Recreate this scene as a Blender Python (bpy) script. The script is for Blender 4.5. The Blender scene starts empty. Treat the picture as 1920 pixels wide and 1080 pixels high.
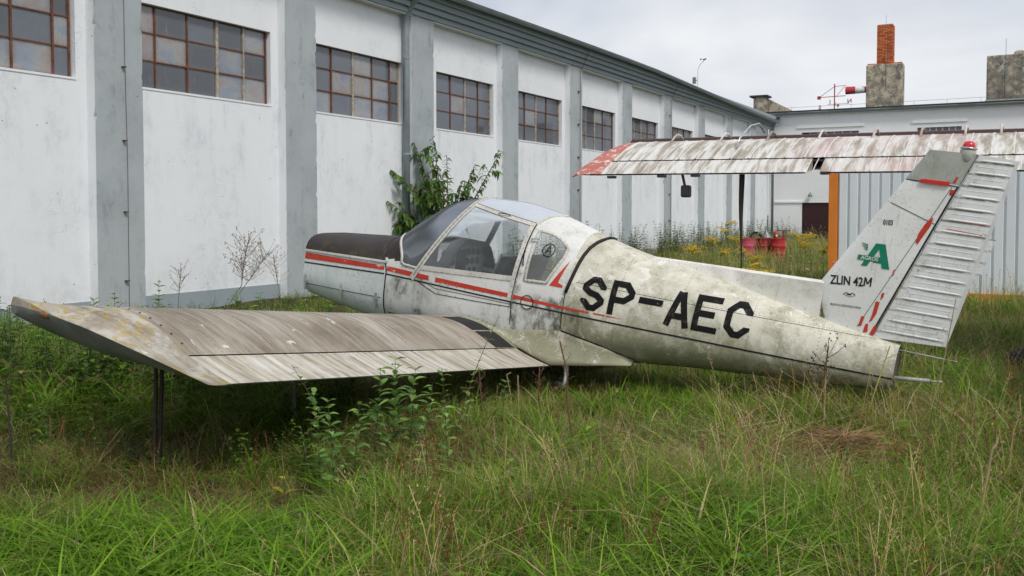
import bpy, bmesh, math, random
import numpy as np
from mathutils import Vector, Matrix, Euler
R=math.radians
scn=bpy.context.scene; COL=scn.collection
# ---------------------------------------------------------------- camera, sky, sun, exposure
EYE=1.62
cd=bpy.data.cameras.new('camera'); cam=bpy.data.objects.new('camera',cd); COL.objects.link(cam)
cam.location=(0,0,EYE); cam.rotation_euler=(R(90-2.3),0,0)
cd.sensor_width=36; cd.lens=36*1799/1920; cd.shift_y=-(540-(398+1799*math.tan(R(2.3))))/1920
cd.clip_start=.1; cd.clip_end=2000; scn.camera=cam
SUN_EL,SUN_AZ=50,150      # azimuth measured clockwise from +Y (the way the camera looks)
w=bpy.data.worlds.new('World'); scn.world=w; w.use_nodes=True
nt=w.node_tree; N=nt.nodes; L=nt.links; N.clear()
out=N.new('ShaderNodeOutputWorld'); bg=N.new('ShaderNodeBackground'); sky=N.new('ShaderNodeTexSky')
sky.sky_type='NISHITA'; sky.sun_disc=False; sky.sun_elevation=R(SUN_EL); sky.sun_rotation=R(SUN_AZ); sky.dust_density=2
tc=N.new('ShaderNodeTexCoord'); mp=N.new('ShaderNodeMapping'); mp.inputs['Scale'].default_value=(1.6,1.6,4.2); mp.inputs['Location'].default_value=(.35,.2,.55)
n1=N.new('ShaderNodeTexNoise'); n1.inputs['Scale'].default_value=1.7; n1.inputs['Detail'].default_value=6; n1.inputs['Roughness'].default_value=.5; n1.inputs['Distortion'].default_value=.25
cr=N.new('ShaderNodeValToRGB'); e=cr.color_ramp.elements
e[0].position=.34; e[0].color=(7.3,8.0,9.3,1); e[1].position=.64; e[1].color=(12.0,12.2,12.5,1)
mx=N.new('ShaderNodeMix'); mx.data_type='RGBA'; mx.inputs['Factor'].default_value=.94
L.new(tc.outputs['Generated'],mp.inputs['Vector']); L.new(mp.outputs['Vector'],n1.inputs['Vector']); L.new(n1.outputs['Fac'],cr.inputs['Fac'])
L.new(sky.outputs['Color'],mx.inputs['A']); L.new(cr.outputs['Color'],mx.inputs['B']); L.new(mx.outputs['Result'],bg.inputs['Color']); L.new(bg.outputs['Background'],out.inputs['Surface'])
bg.inputs['Strength'].default_value=.050
sd=bpy.data.lights.new('sun','SUN'); sun=bpy.data.objects.new('sun',sd); COL.objects.link(sun)
sd.energy=1.5; sd.angle=R(12); sd.color=(1,.96,.9)
sv=Vector((math.sin(R(SUN_AZ))*math.cos(R(SUN_EL)),math.cos(R(SUN_AZ))*math.cos(R(SUN_EL)),math.sin(R(SUN_EL))))
sun.rotation_euler=sv.to_track_quat('Z','Y').to_euler(); sun.location=sv*60
vs=scn.view_settings; vs.view_transform='Standard'; vs.look='None'; vs.exposure=0.62; vs.gamma=1; vs.use_curve_mapping=False
scn.cycles.max_bounces=6; scn.cycles.diffuse_bounces=3; scn.cycles.glossy_bounces=3; scn.cycles.transparent_max_bounces=12; scn.cycles.adaptive_threshold=.02; scn.cycles.use_denoising=True
# ---------------------------------------------------------------- helpers
def tag(o,label=None,cat=None,group=None,kind=None):
    if label: o['label']=label
    if cat: o['category']=cat
    if group: o['group']=group
    if kind: o['kind']=kind
    return o
def obj(name,me,parent=None,loc=(0,0,0),rot=(0,0,0),scale=(1,1,1)):
    o=bpy.data.objects.new(name,me); COL.objects.link(o); o.parent=parent; o.location=loc; o.rotation_euler=rot; o.scale=scale
    return o
def empty(name,loc=(0,0,0),rz=0,parent=None):
    o=obj(name,None,parent,loc,(0,0,rz)); o.empty_display_size=.2; return o
def mesh(name,v,f,mats,parent=None,smooth=False,mi=None,**k):
    me=bpy.data.meshes.new(name); me.from_pydata([tuple(p) for p in v],[],f)
    for m in (mats if isinstance(mats,(list,tuple)) else [mats]): me.materials.append(m)
    if mi: me.polygons.foreach_set('material_index',mi)
    if smooth: me.polygons.foreach_set('use_smooth',[True]*len(me.polygons))
    me.update()
    return obj(name,me,parent,**k)
class MB:
    def __init__(s): s.v=[]; s.f=[]; s.m=[]
    def add(s,v,f,mi=0):
        b=len(s.v); s.v+=[tuple(p) for p in v]; s.f+=[tuple(i+b for i in q) for q in f]; s.m+=[mi]*len(f); return s
    def box(s,x0,x1,y0,y1,z0,z1,mi=0):
        return s.add([(x0,y0,z0),(x1,y0,z0),(x1,y1,z0),(x0,y1,z0),(x0,y0,z1),(x1,y0,z1),(x1,y1,z1),(x0,y1,z1)],
          [(0,3,2,1),(4,5,6,7),(0,1,5,4),(1,2,6,5),(2,3,7,6),(3,0,4,7)],mi)
    def tube(s,pts,r,n=8,mi=0,cap=True):
        pts=[Vector(p) for p in pts]; rs=r if isinstance(r,(list,tuple)) else [r]*len(pts)
        up=Vector((0,0,1)); V=[];F=[]; prev=None
        for i,p in enumerate(pts):
            t=(pts[min(i+1,len(pts)-1)]-pts[max(i-1,0)]).normalized()
            a=prev if prev is not None else (up if abs(t.z)<.9 else Vector((1,0,0)))
            a=(a-t*a.dot(t)).normalized(); b=t.cross(a); prev=a
            for k in range(n):
                an=2*math.pi*k/n; V.append(p+(a*math.cos(an)+b*math.sin(an))*rs[i])
        for i in range(len(pts)-1):
            for k in range(n):
                F.append((i*n+k,i*n+(k+1)%n,(i+1)*n+(k+1)%n,(i+1)*n+k))
        if cap: F.append(tuple(range(n))[::-1]); F.append(tuple((len(pts)-1)*n+k for k in range(n)))
        return s.add(V,F,mi)
    def lathe(s,prof,n=20,c=(0,0,0),mi=0,ax='z'):
        V=[];F=[]
        for r,z in prof:
            for k in range(n):
                a=2*math.pi*k/n; q=(r*math.cos(a),r*math.sin(a),z)
                if ax=='y': q=(q[0],q[2],q[1])
                if ax=='x': q=(q[2],q[0],q[1])
                V.append((q[0]+c[0],q[1]+c[1],q[2]+c[2]))
        for i in range(len(prof)-1):
            for k in range(n): F.append((i*n+k,i*n+(k+1)%n,(i+1)*n+(k+1)%n,(i+1)*n+k))
        return s.add(V,F,mi)
    def grid(s,rows,mi=0,closed=False):
        n=len(rows[0]); V=[p for r in rows for p in r]; F=[]
        for i in range(len(rows)-1):
            for k in range(n if closed else n-1): F.append((i*n+k,i*n+(k+1)%n,(i+1)*n+(k+1)%n,(i+1)*n+k))
        return s.add(V,F,mi)
    def build(s,name,mats,parent=None,smooth=False,**k): return mesh(name,s.v,s.f,mats,parent,smooth,s.m,**k)
def box(name,x0,x1,y0,y1,z0,z1,mat,parent=None,bev=0): 
    o=MB().box(x0,x1,y0,y1,z0,z1).build(name,mat,parent)
    if bev: bevel(o,bev)
    return o
def bevel(o,wd,seg=2,ang=40):
    m=o.modifiers.new('bevel','BEVEL'); m.width=wd; m.segments=seg; m.limit_method='ANGLE'; m.angle_limit=R(ang); return o
def autosmooth(o,ang=35):
    me=o.data; me.polygons.foreach_set('use_smooth',[True]*len(me.polygons)); 
    bm=bmesh.new(); bm.from_mesh(me)
    for e in bm.edges:
        if len(e.link_faces)==2 and e.calc_face_angle(0)>R(ang): e.smooth=False
    bm.to_mesh(me); bm.free(); return o
def fix_normals(o):
    bm=bmesh.new(); bm.from_mesh(o.data); bmesh.ops.recalc_face_normals(bm,faces=bm.faces); bm.to_mesh(o.data); bm.free(); return o
# ---------------------------------------------------------------- materials
class NT:
    def __init__(s,name,rough=.6,metal=0,spec=.4):
        s.m=bpy.data.materials.new(name); s.m.use_nodes=True; s.t=s.m.node_tree; s.b=s.t.nodes['Principled BSDF']
        s.b.inputs['Roughness'].default_value=rough; s.b.inputs['Metallic'].default_value=metal; s.b.inputs['Specular IOR Level'].default_value=spec
        s.tc=s.t.nodes.new('ShaderNodeTexCoord'); s.co=s.tc.outputs['Object']
    def n(s,ty): return s.t.nodes.new('ShaderNode'+ty)
    def k(s,a,b): s.t.links.new(a,b)
    def put(s,sock,v):
        if isinstance(v,(int,float)): sock.default_value=v
        elif isinstance(v,(tuple,list)): sock.default_value=tuple(v)+((1,) if len(v)==3 and len(sock.default_value)==4 else ())
        else: s.k(v,sock)
    def vec(s,scale=(1,1,1),loc=(0,0,0),rot=(0,0,0),src=None):
        m=s.n('Mapping'); m.inputs['Scale'].default_value=scale; m.inputs['Location'].default_value=loc; m.inputs['Rotation'].default_value=rot; s.k(src or s.co,m.inputs['Vector']); return m.outputs['Vector']
    def noise(s,scale,detail=4,rough=.55,vec=None,dist=0):
        n=s.n('TexNoise'); n.inputs['Scale'].default_value=scale; n.inputs['Detail'].default_value=detail; n.inputs['Roughness'].default_value=rough; n.inputs['Distortion'].default_value=dist
        s.k(vec if vec is not None else s.co,n.inputs['Vector']); return n.outputs['Fac']
    def vor(s,scale,vec=None,feat='F1',out='Distance'):
        n=s.n('TexVoronoi'); n.feature=feat; n.inputs['Scale'].default_value=scale; s.k(vec if vec is not None else s.co,n.inputs['Vector']); return n.outputs[out]
    def ramp(s,fac,*st,interp='LINEAR'):
        r=s.n('ValToRGB'); r.color_ramp.interpolation=interp; el=r.color_ramp.elements
        while len(el)<len(st): el.new(.5)
        for e,(p,c) in zip(el,st):
            e.position=p; e.color=(c,c,c,1) if isinstance(c,(int,float)) else tuple(c)+(1,)
        s.k(fac,r.inputs['Fac']); return r.outputs['Color']
    def step(s,fac,a,b,lo=0.,hi=1.):
        m=s.n('MapRange'); m.interpolation_type='SMOOTHSTEP'
        for i,v in zip(('From Min','From Max','To Min','To Max'),(a,b,lo,hi)): m.inputs[i].default_value=v
        s.put(m.inputs['Value'],fac); return m.outputs['Result']
    def ma(s,op,a,b=0,c=0):
        m=s.n('Math'); m.operation=op; s.put(m.inputs[0],a); s.put(m.inputs[1],b); s.put(m.inputs[2],c); return m.outputs[0]
    def mix(s,fac,a,b,mode='MIX'):
        m=s.n('Mix'); m.data_type='RGBA'; m.blend_type=mode; s.put(m.inputs['Factor'],fac); s.put(m.inputs['A'],a); s.put(m.inputs['B'],b); return m.outputs['Result']
    def xyz(s,src=None):
        m=s.n('SeparateXYZ'); s.k(src or s.co,m.inputs[0]); return m.outputs
    def col(s,c): s.put(s.b.inputs['Base Color'],c); return s
    def rough(s,c): s.put(s.b.inputs['Roughness'],c); return s
    def bump(s,h,st=.3,d=.01):
        b=s.n('Bump'); b.inputs['Strength'].default_value=st; b.inputs['Distance'].default_value=d; s.k(h,b.inputs['Height']); s.k(b.outputs['Normal'],s.b.inputs['Normal']); return s
def flat(name,c,rough=.6,metal=0,var=.25,scale=9,spec=.4):
    t=NT(name,rough,metal,spec); n=t.noise(scale,5,.65); c2=tuple(x*(1-var) for x in c); c3=tuple(min(1,x*(1+var*.5)) for x in c)
    t.col(t.ramp(n,(.3,c2),(.7,c3))); t.rough(t.step(n,.3,.7,rough*.85,min(1,rough*1.15))); return t.m
M={}
def plaster(name,base,stain,strength,drip=True,fleck=.5,under=0):
    t=NT(name,.92,0,.2); z=t.xyz(); big=t.noise(.7,5,.6); fine=t.noise(34,4,.6); med=t.noise(5,6,.65)
    c=t.mix(t.step(big,.38,.72,0,.22*strength),base,stain)
    mo=t.noise(3.3,9,.76,t.vec((1,1,.7)),.3); st=t.noise(1.7,6,.65,t.vec((2.2,2.2,.35)))
    c=t.mix(t.ma('MULTIPLY',t.step(mo,.50,.70),t.step(big,.42,.62,.1,.55*strength)),c,stain)
    if drip: c=t.mix(t.ma('MULTIPLY',t.step(st,.52,.74,0,.55*strength),t.step(med,.40,.62)),c,stain)
    if under:
        uz=t.ma('MULTIPLY',t.step(z[2],1.3,3.3),t.step(z[2],3.5,3.66,1,0)); c=t.mix(t.ma('MULTIPLY',uz,t.ma('MULTIPLY',t.step(st,.42,.66),t.step(mo,.40,.62,0,under))),c,(.40,.42,.46))
        bz=t.step(z[2],.3,1.15,1,0); c=t.mix(t.ma('MULTIPLY',bz,t.step(mo,.40,.64,0,under*.8)),c,(.42,.43,.42))
        ck=t.noise(1.3,6,.6,t.vec((1,1,1),(4,0,2)),1.2); c=t.mix(t.ma('MULTIPLY',t.step(t.ma('ABSOLUTE',t.ma('SUBTRACT',ck,.5)),.0008,.003,1,0),t.step(big,.5,.6,0,.6)),c,(.22,.22,.22))
    pt=t.noise(11,6,.72,None,.6); c=t.mix(t.step(pt,.65,.71,0,.5*strength),c,tuple(x*.75 for x in stain))
    fl=t.vor(3.1); c=t.mix(t.step(fl,.022,.045,fleck,0),c,(.06,.05,.045))
    t.col(c); t.bump(t.ma('ADD',t.ma('MULTIPLY',fine,.5),med),.35,.012); return t.m
M['wall']=plaster('white_plaster',(.775,.795,.82),(.48,.51,.56),.5,True,.8,.3)
M['wall2']=plaster('white_plaster_far',(.85,.855,.86),(.62,.64,.66),.45,True,.2)
M['pil']=plaster('grey_plaster',(.40,.435,.45),(.20,.225,.235),1.7,True,.9)
M['grey']=plaster('grey_plaster_trim',(.30,.35,.375),(.2,.235,.255),.7,True,.1)
M['soff']=plaster('cream_plaster',(.66,.655,.62),(.5,.49,.45),.4,False,.1)
M['zinc']=flat('painted_zinc',(.27,.315,.335),.5,.2,.25,3)
M['rust']=flat('rusty_steel',(.17,.075,.05),.85,.1,.55,14)
M['rust2']=flat('flaking_cream_steel',(.42,.36,.29),.8,0,.55,16)
def pane_mat(name,col,irid,rough):
    t=NT(name,rough,0,.7); n=t.noise(1.5,4,.55,t.vec((1,1,1.5)),.8); ed=t.noise(11,5,.65); g=t.xyz(t.tc.outputs['Generated'])
    ex=t.ma('MULTIPLY',t.step(t.ma('ABSOLUTE',t.ma('SUBTRACT',g[0],.5)),.30,.5,1,0),t.step(t.ma('ABSOLUTE',t.ma('SUBTRACT',g[2],.5)),.28,.5,1,0))
    c=t.mix(t.step(ed,.3,.75,0,.4),col,tuple(x*.75 for x in col))
    if irid:
        c=t.mix(.6,c,t.ramp(n,(.25,(.17,.185,.29)),(.42,(.23,.275,.34)),(.52,(.32,.32,.31)),(.62,(.33,.255,.21)),(.75,(.26,.19,.27)))); c=t.mix(t.ma('MULTIPLY',t.ma('SUBTRACT',1,ex),t.step(ed,.35,.6,.2,.8)),c,(.20,.15,.12))  # blue and mauve tones put reflected sky into the pane colour; edges are grime
    else: c=t.mix(t.ma('MULTIPLY',t.ma('SUBTRACT',1,ex),.35),c,(.16,.14,.12))
    st=t.noise(3,5,.7,t.vec((3.5,3.5,.5))); c=t.mix(t.step(st,.58,.74,0,.4),c,(.34,.325,.30))
    t.col(c); t.rough(t.step(ed,.3,.7,rough*.7,rough*1.4)); t.b.inputs['IOR'].default_value=1.5; return t.m
M['pane']=[pane_mat('sky_hazed_pane',(.27,.285,.31),True,.22),pane_mat('grimy_sky_pane',(.20,.215,.245),True,.16),pane_mat('dark_pane',(.085,.095,.11),False,.04),pane_mat('grey_pane',(.13,.145,.175),False,.1)]
M['dark']=flat('dark_interior',(.012,.012,.013),.9)
M['roof']=flat('bitumen_roof',(.045,.045,.047),.9,0,.4,4)
# ---------------------------------------------------------------- ground
def ground_h(x,y): return .05*math.sin(x*.7+1)*math.sin(y*.5)+.03*math.sin(x*1.9+y*1.3)
gm=NT('meadow_soil',.95,0,.1); a=gm.noise(.6,6,.65); b=gm.noise(7,6,.7)
gm.col(gm.mix(gm.step(b,.35,.7),gm.ramp(a,(.3,(.030,.036,.014)),(.6,(.055,.06,.022)),(.8,(.09,.075,.04))),(.05,.042,.026))).bump(b,.6,.05)
gx=[-400,-120,-60]+[-30+i*.75 for i in range(81)]+[60,120,400]; gy=[-400,-120,-40]+[-8+i*.75 for i in range(92)]+[90,160,500]
rows=[[(x,y,ground_h(x,y) if abs(x)<31 and -9<y<62 else 0) for x in gx] for y in gy]
ground=tag(MB().grid(rows).build('ground',gm.m,smooth=True),kind='structure')
# ---------------------------------------------------------------- hangar (local X runs along the wall, -Y faces the camera side)
RZ=math.atan2(.87713,.48025); ORG=(-.87713*12.41,.48025*12.41,0)
def frame(name): return empty(name,ORG,RZ)
def hw(x,y,z=0): return Vector(ORG)+Matrix.Rotation(RZ,3,'Z')@Vector((x,y,z))
hangar=tag(frame('hangar'),'long white hangar with grey pilasters and rusty grid windows','building')
PY=.19; TOP=6.06; WZ0,WZ1=3.62,4.97; PW=.88
PS=[9.67+4.16*k for k in range(-2,11)]
rnd=random.Random(4)
WINCOL={10:[10.62,11.04,11.72,12.39,13.03,13.60],14:[14.8,15.5,16.2,16.86,17.5,17.83],18:[19.3,20.02,20.7,21.34,21.95],22:[23.35,23.92,24.58,25.4,26.06]}
THICK={10:2,14:1,18:1,22:1}
for k in range(len(PS)):
    s=PS[k]
    if s<51: 
        p=MB(); nz=90; rr_=[]
        ch_=[0,0]
        for i in range(nz+1):
            for q in (0,1): ch_[q]=rnd.choice((0,0,.006,.012,.022,.034)) if rnd.random()<.16 else ch_[q]*.35
            z=-.1+(TOP+.12)*i/nz; a,b=ch_; rr_.append([(s,PY+.05,z),(s,.004+a,z),(s+.004+a,0,z),(s+PW-.004-b,0,z),(s+PW,.004+b,z),(s+PW,PY+.05,z)])
        p.grid(rr_); p.m=[1 if i%5 in(0,4) else 0 for i in range(len(p.f))]; p.build('pilaster',[M['pil'],M['wall']],hangar)
    if k==len(PS)-1: break
    a,b=s+PW,PS[k+1]
    if b>51.4: b=51.4
    key=int(a); cols=WINCOL.get(key)
    if cols is None:
        l,r=a+.2,b-.2; cols=[l,l+.68,l+1.36,l+2.02,r-.02]; th=1
        if k==1: cols=[7.2,7.87,8.53,9.18,9.45]; th=0
        if k==0: cols=[2.8,3.5,4.2,4.9,5.2]
    else: th=THICK[key]
    l,r=cols[0]-.04,cols[-1]+.04; l=max(l,a+.02); r=min(r,b-.02)
    D=.16
    q=MB(); zz=[-.1,.27,WZ0,WZ1,TOP+.02]; V=lambda x,z,y=PY:(x,y,z)
    def quad(x0,x1,z0,z1,mi=0): q.add([V(x0,z0),V(x1,z0),V(x1,z1),V(x0,z1)],[(0,1,2,3)],mi)
    quad(a-.03,b+.03,.27,WZ0); quad(a-.03,l,WZ0,WZ1); quad(r,b+.03,WZ0,WZ1); quad(a-.03,b+.03,WZ1,TOP+.02)
    for (x0,z0,x1,z1) in ((l,WZ0,l,WZ1),(r,WZ1,r,WZ0),(l,WZ1,r,WZ1)):
        q.add([(x0,PY,z0),(x1,PY,z1),(x1,PY+D,z1),(x0,PY+D,z0)],[(0,1,2,3)],1)
    q.build('bay_wall',[M['wall'],M['wall']],hangar)
    sl=MB().box(l,r,PY-.012,PY+D,WZ0-.03,WZ0+.004).build('window_sill',M['wall'],hangar)
    box('plinth',a-.02,b+.02,PY-.015,PY+.1,-.15,.27,M['grey'],hangar)
    win=empty('window',(0,0,0),0,hangar)
    Y=PY+.1; zs=[WZ0+(WZ1-WZ0)*i/3 for i in range(4)]
    if s>51: continue
    box('backing',l,r,Y+.35,Y+.4,WZ0,WZ1,M['dark'],win)
    for i in range(len(cols)-1):
        for j in range(3):
            x0,x1=cols[i],cols[i+1]
            g=rnd.random(); mt=M['pane'][0 if g<.36 else 1 if g<.62 else 2 if g<.8 else 3]
            if key==10 and ((i==2 and j<2) or (i==1 and j==0) or (i==0 and j==0)): mt=M['pane'][2]
            if key>=18 and g<.5: mt=M['pane'][3]
            ty=rnd.uniform(-.004,.004)
            me=MB().box(x0,x1,Y+.004,Y+.010,zs[j],zs[j+1]); o=me.build('pane',mt,win)
            o.rotation_euler=(rnd.uniform(-.0015,.0015),0,0)
    for i,x in enumerate(cols):
        wd=.028 if i==th+1 or i==th else .016; mt=M['rust2'] if (i==th+1) else M['rust']
        if i==th: wd=.016
        if rnd.random()<.2: mt=M['rust2']
        box('glazing_bar',x-wd,x+wd,Y-.02,Y+.02,WZ0+.004,WZ1,mt,win)
    for z in zs[:-1]+[zs[-1]-.012]: box('glazing_bar',cols[0],cols[-1],Y-.016,Y+.016,z-.011,z+.011,M['rust'],win)
# cornice: three stepped grey bands, fascia, eaves
X0,X1=1.2,51.45
for i,(z0,z1,y) in enumerate(((TOP,6.19,-.03),(6.19,6.32,-.10),(6.32,6.45,-.17),(6.45,6.66,-.24))):
    box('cornice_band',X0,X1,y,.6,z0+.002,z1,M['grey'],hangar,.008)
box('soffit',X0,X1,-.0,PY+.02,TOP-.03,TOP-.004,M['soff'],hangar)
GZ=[(1,6.62),(14,6.62),(19.4,6.63),(26,6.68),(31.8,6.70),(37,6.60),(44,6.47),(51.3,6.36)]
def gz(x):
    for (a,za),(b,zb) in zip(GZ,GZ[1:]):
        if a<=x<=b: return za+(zb-za)*(x-a)/(b-a)
    return 6.6
gp=[1+i*2.62 for i in range(20)]
for i in range(len(gp)-1):
    a,b=gp[i],min(gp[i+1],51.3); m=MB(); rows=[]
    for x in (a,b):
        rows.append([(x,-.42+.085*math.cos(t),gz(x)-.02+.085*math.sin(t)) for t in [math.pi+math.pi*k/8 for k in range(9)]])
    m.grid(rows); m.tube([(x,-.505,gz(x)-.02) for x in (a,b)],.012,6)
    o=m.build('gutter',M['zinc'],hangar,True)
    mm=MB(); mm.grid([[(x,-.42+.094*math.cos(t),gz(x)-.02+.094*math.sin(t)) for t in [math.pi+math.pi*k/8 for k in range(9)]] for x in (a-.02,a+.02)]); mm.build('gutter_clip',M['zinc'],hangar,True)
m=MB(); m.grid([[(x,-.36,gz(x)+.03),(x,7.5,gz(x)+1.3)] for x in gp+[51.4]]); m.grid([[(x,-.36,gz(x)-.06),(x,-.36,gz(x)+.03)] for x in gp+[51.4]]); m.build('roof',M['roof'],hangar)
m=MB(); m.grid([[(x,-.30,gz(x)-.04),(x,-.06,gz(x)-.04)] for x in gp+[51.4]]); m.build('eaves_board',M['grey'],hangar)
# downpipe in the corner of the third pilaster, with its elbow to the gutter
m=MB(); px,py=17.84,.06; m.tube([(px,py,-.1),(px,py,5.6),(px,py,6.0),(px+.02,-.12,6.3),(px+.03,-.36,6.48),(px+.03,-.42,6.6)],.075,12)
o=m.build('downpipe',M['zinc'],hangar,True)
for z in (1.2,2.9,5.05): MB().tube([(px,py,z),(px,py,z+.05)],.084,12).build('pipe_band',M['zinc'],o)
m=MB(); m.tube([(51.1,-.1,0),(51.1,-.1,6.0),(51.0,-.3,6.25)],.07,10); m.build('downpipe',M['zinc'],hangar,True)
M['darkmetal2']=flat('dark_wire',(.05,.042,.04),.7)
# lightning wire with brackets on the first pilaster
m=MB(); m.tube([(10.19,-.05,.1),(10.2,-.05,2.4),(10.175,-.05,4),(10.17,-.05,6.1)],.0042,6); wi=m.build('lightning_wire',M['darkmetal2'],hangar)
for z in (.55,1.62,2.72,3.85,5.0): MB().box(10.145,10.205,-.055,.01,z,z+.016).build('wire_bracket',M['rust'],wi)
for kk in (5,7):
    s=PS[kk+1]+.62; m=MB().tube([(s,-.05,.2),(s,-.05,5.9),(s+.1,-.3,6.5)],.008,6); wi=m.build('lightning_wire',M['rust'],hangar)
    for z in (1.3,2.3,3.3,4.3,5.3): MB().box(s-.1,s+.02,-.05,.02,z,z+.025).build('wire_bracket',M['rust'],wi)
# ---------------------------------------------------------------- weather mast on the hangar roof
M['gal']=flat('galvanised_steel',(.25,.26,.27),.45,.7)
M['darkmetal']=flat('dark_metal',(.05,.05,.055),.5,.4)
b=hw(39.4,.25,gz(39.4)+.08); mast=tag(empty('weather_mast',b,RZ),'thin weather mast with anemometer on the hangar roof edge','mast'); mast.scale=(.66,.66,.66)
MB().tube([(0,0,-.12),(0,0,1.45),(.03,-.1,1.75),(.06,-.35,2.0)],.012,6).build('pole',M['gal'],mast)
an=MB(); an.tube([(.06,-.35,1.98),(.06,-.35,2.16)],.018,6); 
for k in range(3):
    a=2.1*k; an.tube([(.06,-.35,2.12),(.06+.16*math.cos(a),-.35+.16*math.sin(a),2.12)],.012,5); an.lathe([(.0,-.05),(.05,-.02),(.055,.03),(.01,.05)],8,(.06+.18*math.cos(a),-.35+.18*math.sin(a),2.12))
an.build('anemometer',M['darkmetal'],mast)
sh=MB()
for i in range(6): sh.lathe([(.03,.62+i*.07),(.13,.62+i*.07),(.12,.66+i*.07),(.03,.68+i*.07)],12,(-.0,.22,0))
sh.tube([(0,0,.8),(0,.22,.8)],.015,6); sh.build('radiation_shield',M['gal'],mast)
# ---------------------------------------------------------------- back building
back=tag(frame('flat_roofed_building'),'white low building across the yard with grey eaves gutter','building')
SB=51.5; YE=-30; EZ=6.72
m=MB(); V=lambda y,z:(SB,y,z)
dy0,dy1=-3.02,-1.56
wins=[(-4.35,-1.5,5.2,5.78),(-9.1,-7.1,5.1,5.80),(-14.2,-12.2,5.1,5.8)]
m.add([V(.2,-.1),V(dy1,-.1),V(dy1,2.12),V(.2,2.12)],[(0,1,2,3)]); m.add([V(dy0,-.1),V(YE,-.1),V(YE,2.12),V(dy0,2.12)],[(0,1,2,3)]); m.add([V(.2,2.12),V(YE,2.12),V(YE,5.1),V(.2,5.1)],[(0,1,2,3)])
ys_=sorted([.2]+[w for q in wins for w in q[:2]]+[YE],reverse=True)
for a,b in zip(ys_,ys_[1:]):
    hit=[q for q in wins if abs(q[1]-a)<1e-6 and abs(q[0]-b)<1e-6]
    if hit: 
        q=hit[0]; m.add([V(a,5.1),V(b,5.1),V(b,q[2]),V(a,q[2])],[(0,1,2,3)]); m.add([V(a,q[3]),V(b,q[3]),V(b,EZ),V(a,EZ)],[(0,1,2,3)])
    else: m.add([V(a,5.1),V(b,5.1),V(b,EZ),V(a,EZ)],[(0,1,2,3)])
m.box(SB+.3,SB+12,YE,.1,-.1,EZ-.02); m.build('wall',M['wall2'],back)
for q in wins:
    wn=empty('window',(0,0,0),0,back)
    box('backing',SB+.2,SB+.25,q[0],q[1],q[2]-.05,q[3]+.05,M['dark'],wn)
    box('lintel',SB-.05,SB+.1,q[0]-.25,q[1]+.25,q[3]+.22,q[3]+.34,M['wall2'],wn)
    nb=7
    for i in range(nb+1):
        y=q[0]+(q[1]-q[0])*i/nb; box('glazing_bar',SB+.08,SB+.12,y-.03,y+.03,q[2],q[3],M['soff'],wn)
        if i<nb: box('pane',SB+.13,SB+.14,y+.03,q[0]+(q[1]-q[0])*(i+1)/nb-.03,q[2],q[3],M['pane'][i%4],wn)
box('plinth',SB-.03,SB+.05,dy1,.0,-.1,.42,M['grey'],back)
M['maroon']=flat('maroon_paint',(.045,.016,.016),.45,0,.3,5)
d=box('door',SB+.08,SB+.13,dy0,dy1,-.1,2.12,M['maroon'],back); box('handle',SB+.03,SB+.09,dy1-.2,dy1-.1,.95,1.05,M['darkmetal'],d); box('hinge_plate',SB+.05,SB+.09,dy1-.3,dy1-.05,.6,.72,M['darkmetal'],d)
box('canopy_strip',SB-.06,SB+.02,dy1-.05,-.15,2.12,2.2,M['wall2'],back)
lm=MB(); lm.tube([(SB,-2.0,2.6),(SB-.15,-2.0,2.65)],.02,6); lm.lathe([(.03,0),(.1,-.1),(.11,-.2)],10,(SB-.17,-2.0,2.62)); lm.build('lamp',M['gal'],back)
box('roof',SB-.25,SB+12.3,YE,.6,EZ+.1,EZ+.2,M['roof'],back)
box('fascia',SB-.12,SB+.02,YE,.1,EZ-.05,EZ+.1,M['wall2'],back)
for i in range(10):
    a=.1-i*3; m=MB(); m.grid([[(SB-.24+.09*math.cos(t),y,EZ+.09+.09*math.sin(t)) for t in [math.pi+math.pi*k/8 for k in range(9)]] for y in (a,a-3)]); m.tube([(SB-.33,a,EZ+.09),(SB-.33,a-3,EZ+.09)],.014,6); m.build('gutter',M['zinc'],back,True)
    MB().grid([[(SB-.24+.1*math.cos(t),y,EZ+.09+.1*math.sin(t)) for t in [math.pi+math.pi*k/8 for k in range(9)]] for y in (a,a-.05)]).build('gutter_clip',M['zinc'],back)
wr=MB(); wr.tube([(SB+.3,-.5,EZ+.42),(SB+.3,-12,EZ+.46)],.008,5)
for i in range(8): wr.tube([(SB+.3,-.9-i*1.5,EZ+.2),(SB+.3,-.9-i*1.5,EZ+.45)],.008,5)
wr.build('roof_wire',M['gal'],back)
# chimneys
ct=NT('weathered_render',.95,0,.1); n1=ct.noise(2.2,6,.7,None,.4); n2=ct.noise(6,6,.7)
c=ct.ramp(n1,(.36,(.15,.14,.12)),(.48,(.30,.27,.22)),(.58,(.52,.45,.34))); c=ct.mix(ct.step(n2,.56,.66,0,.8),c,(.07,.068,.06)); n3=ct.noise(1.3,3,.5,ct.vec((1,1,1),(3.3,1.2,4))); c=ct.mix(ct.step(n3,.70,.73),c,(.42,.13,.06))
ct.col(c).bump(n2,.5,.03); M['render']=ct.m
lt=NT('lichen_render',.95,0,.1); n1=lt.noise(5,6,.75); n2=lt.noise(2.1,6,.7)
c=lt.ramp(n2,(.38,(.13,.125,.11)),(.52,(.25,.225,.18)),(.62,(.45,.39,.29))); c=lt.mix(lt.ma('MULTIPLY',lt.step(n1,.53,.6),lt.step(lt.xyz()[2],1.0,1.7)),c,(.45,.48,.42)); lt.col(c).bump(n1,.5,.03); M['lichen']=lt.m
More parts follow.
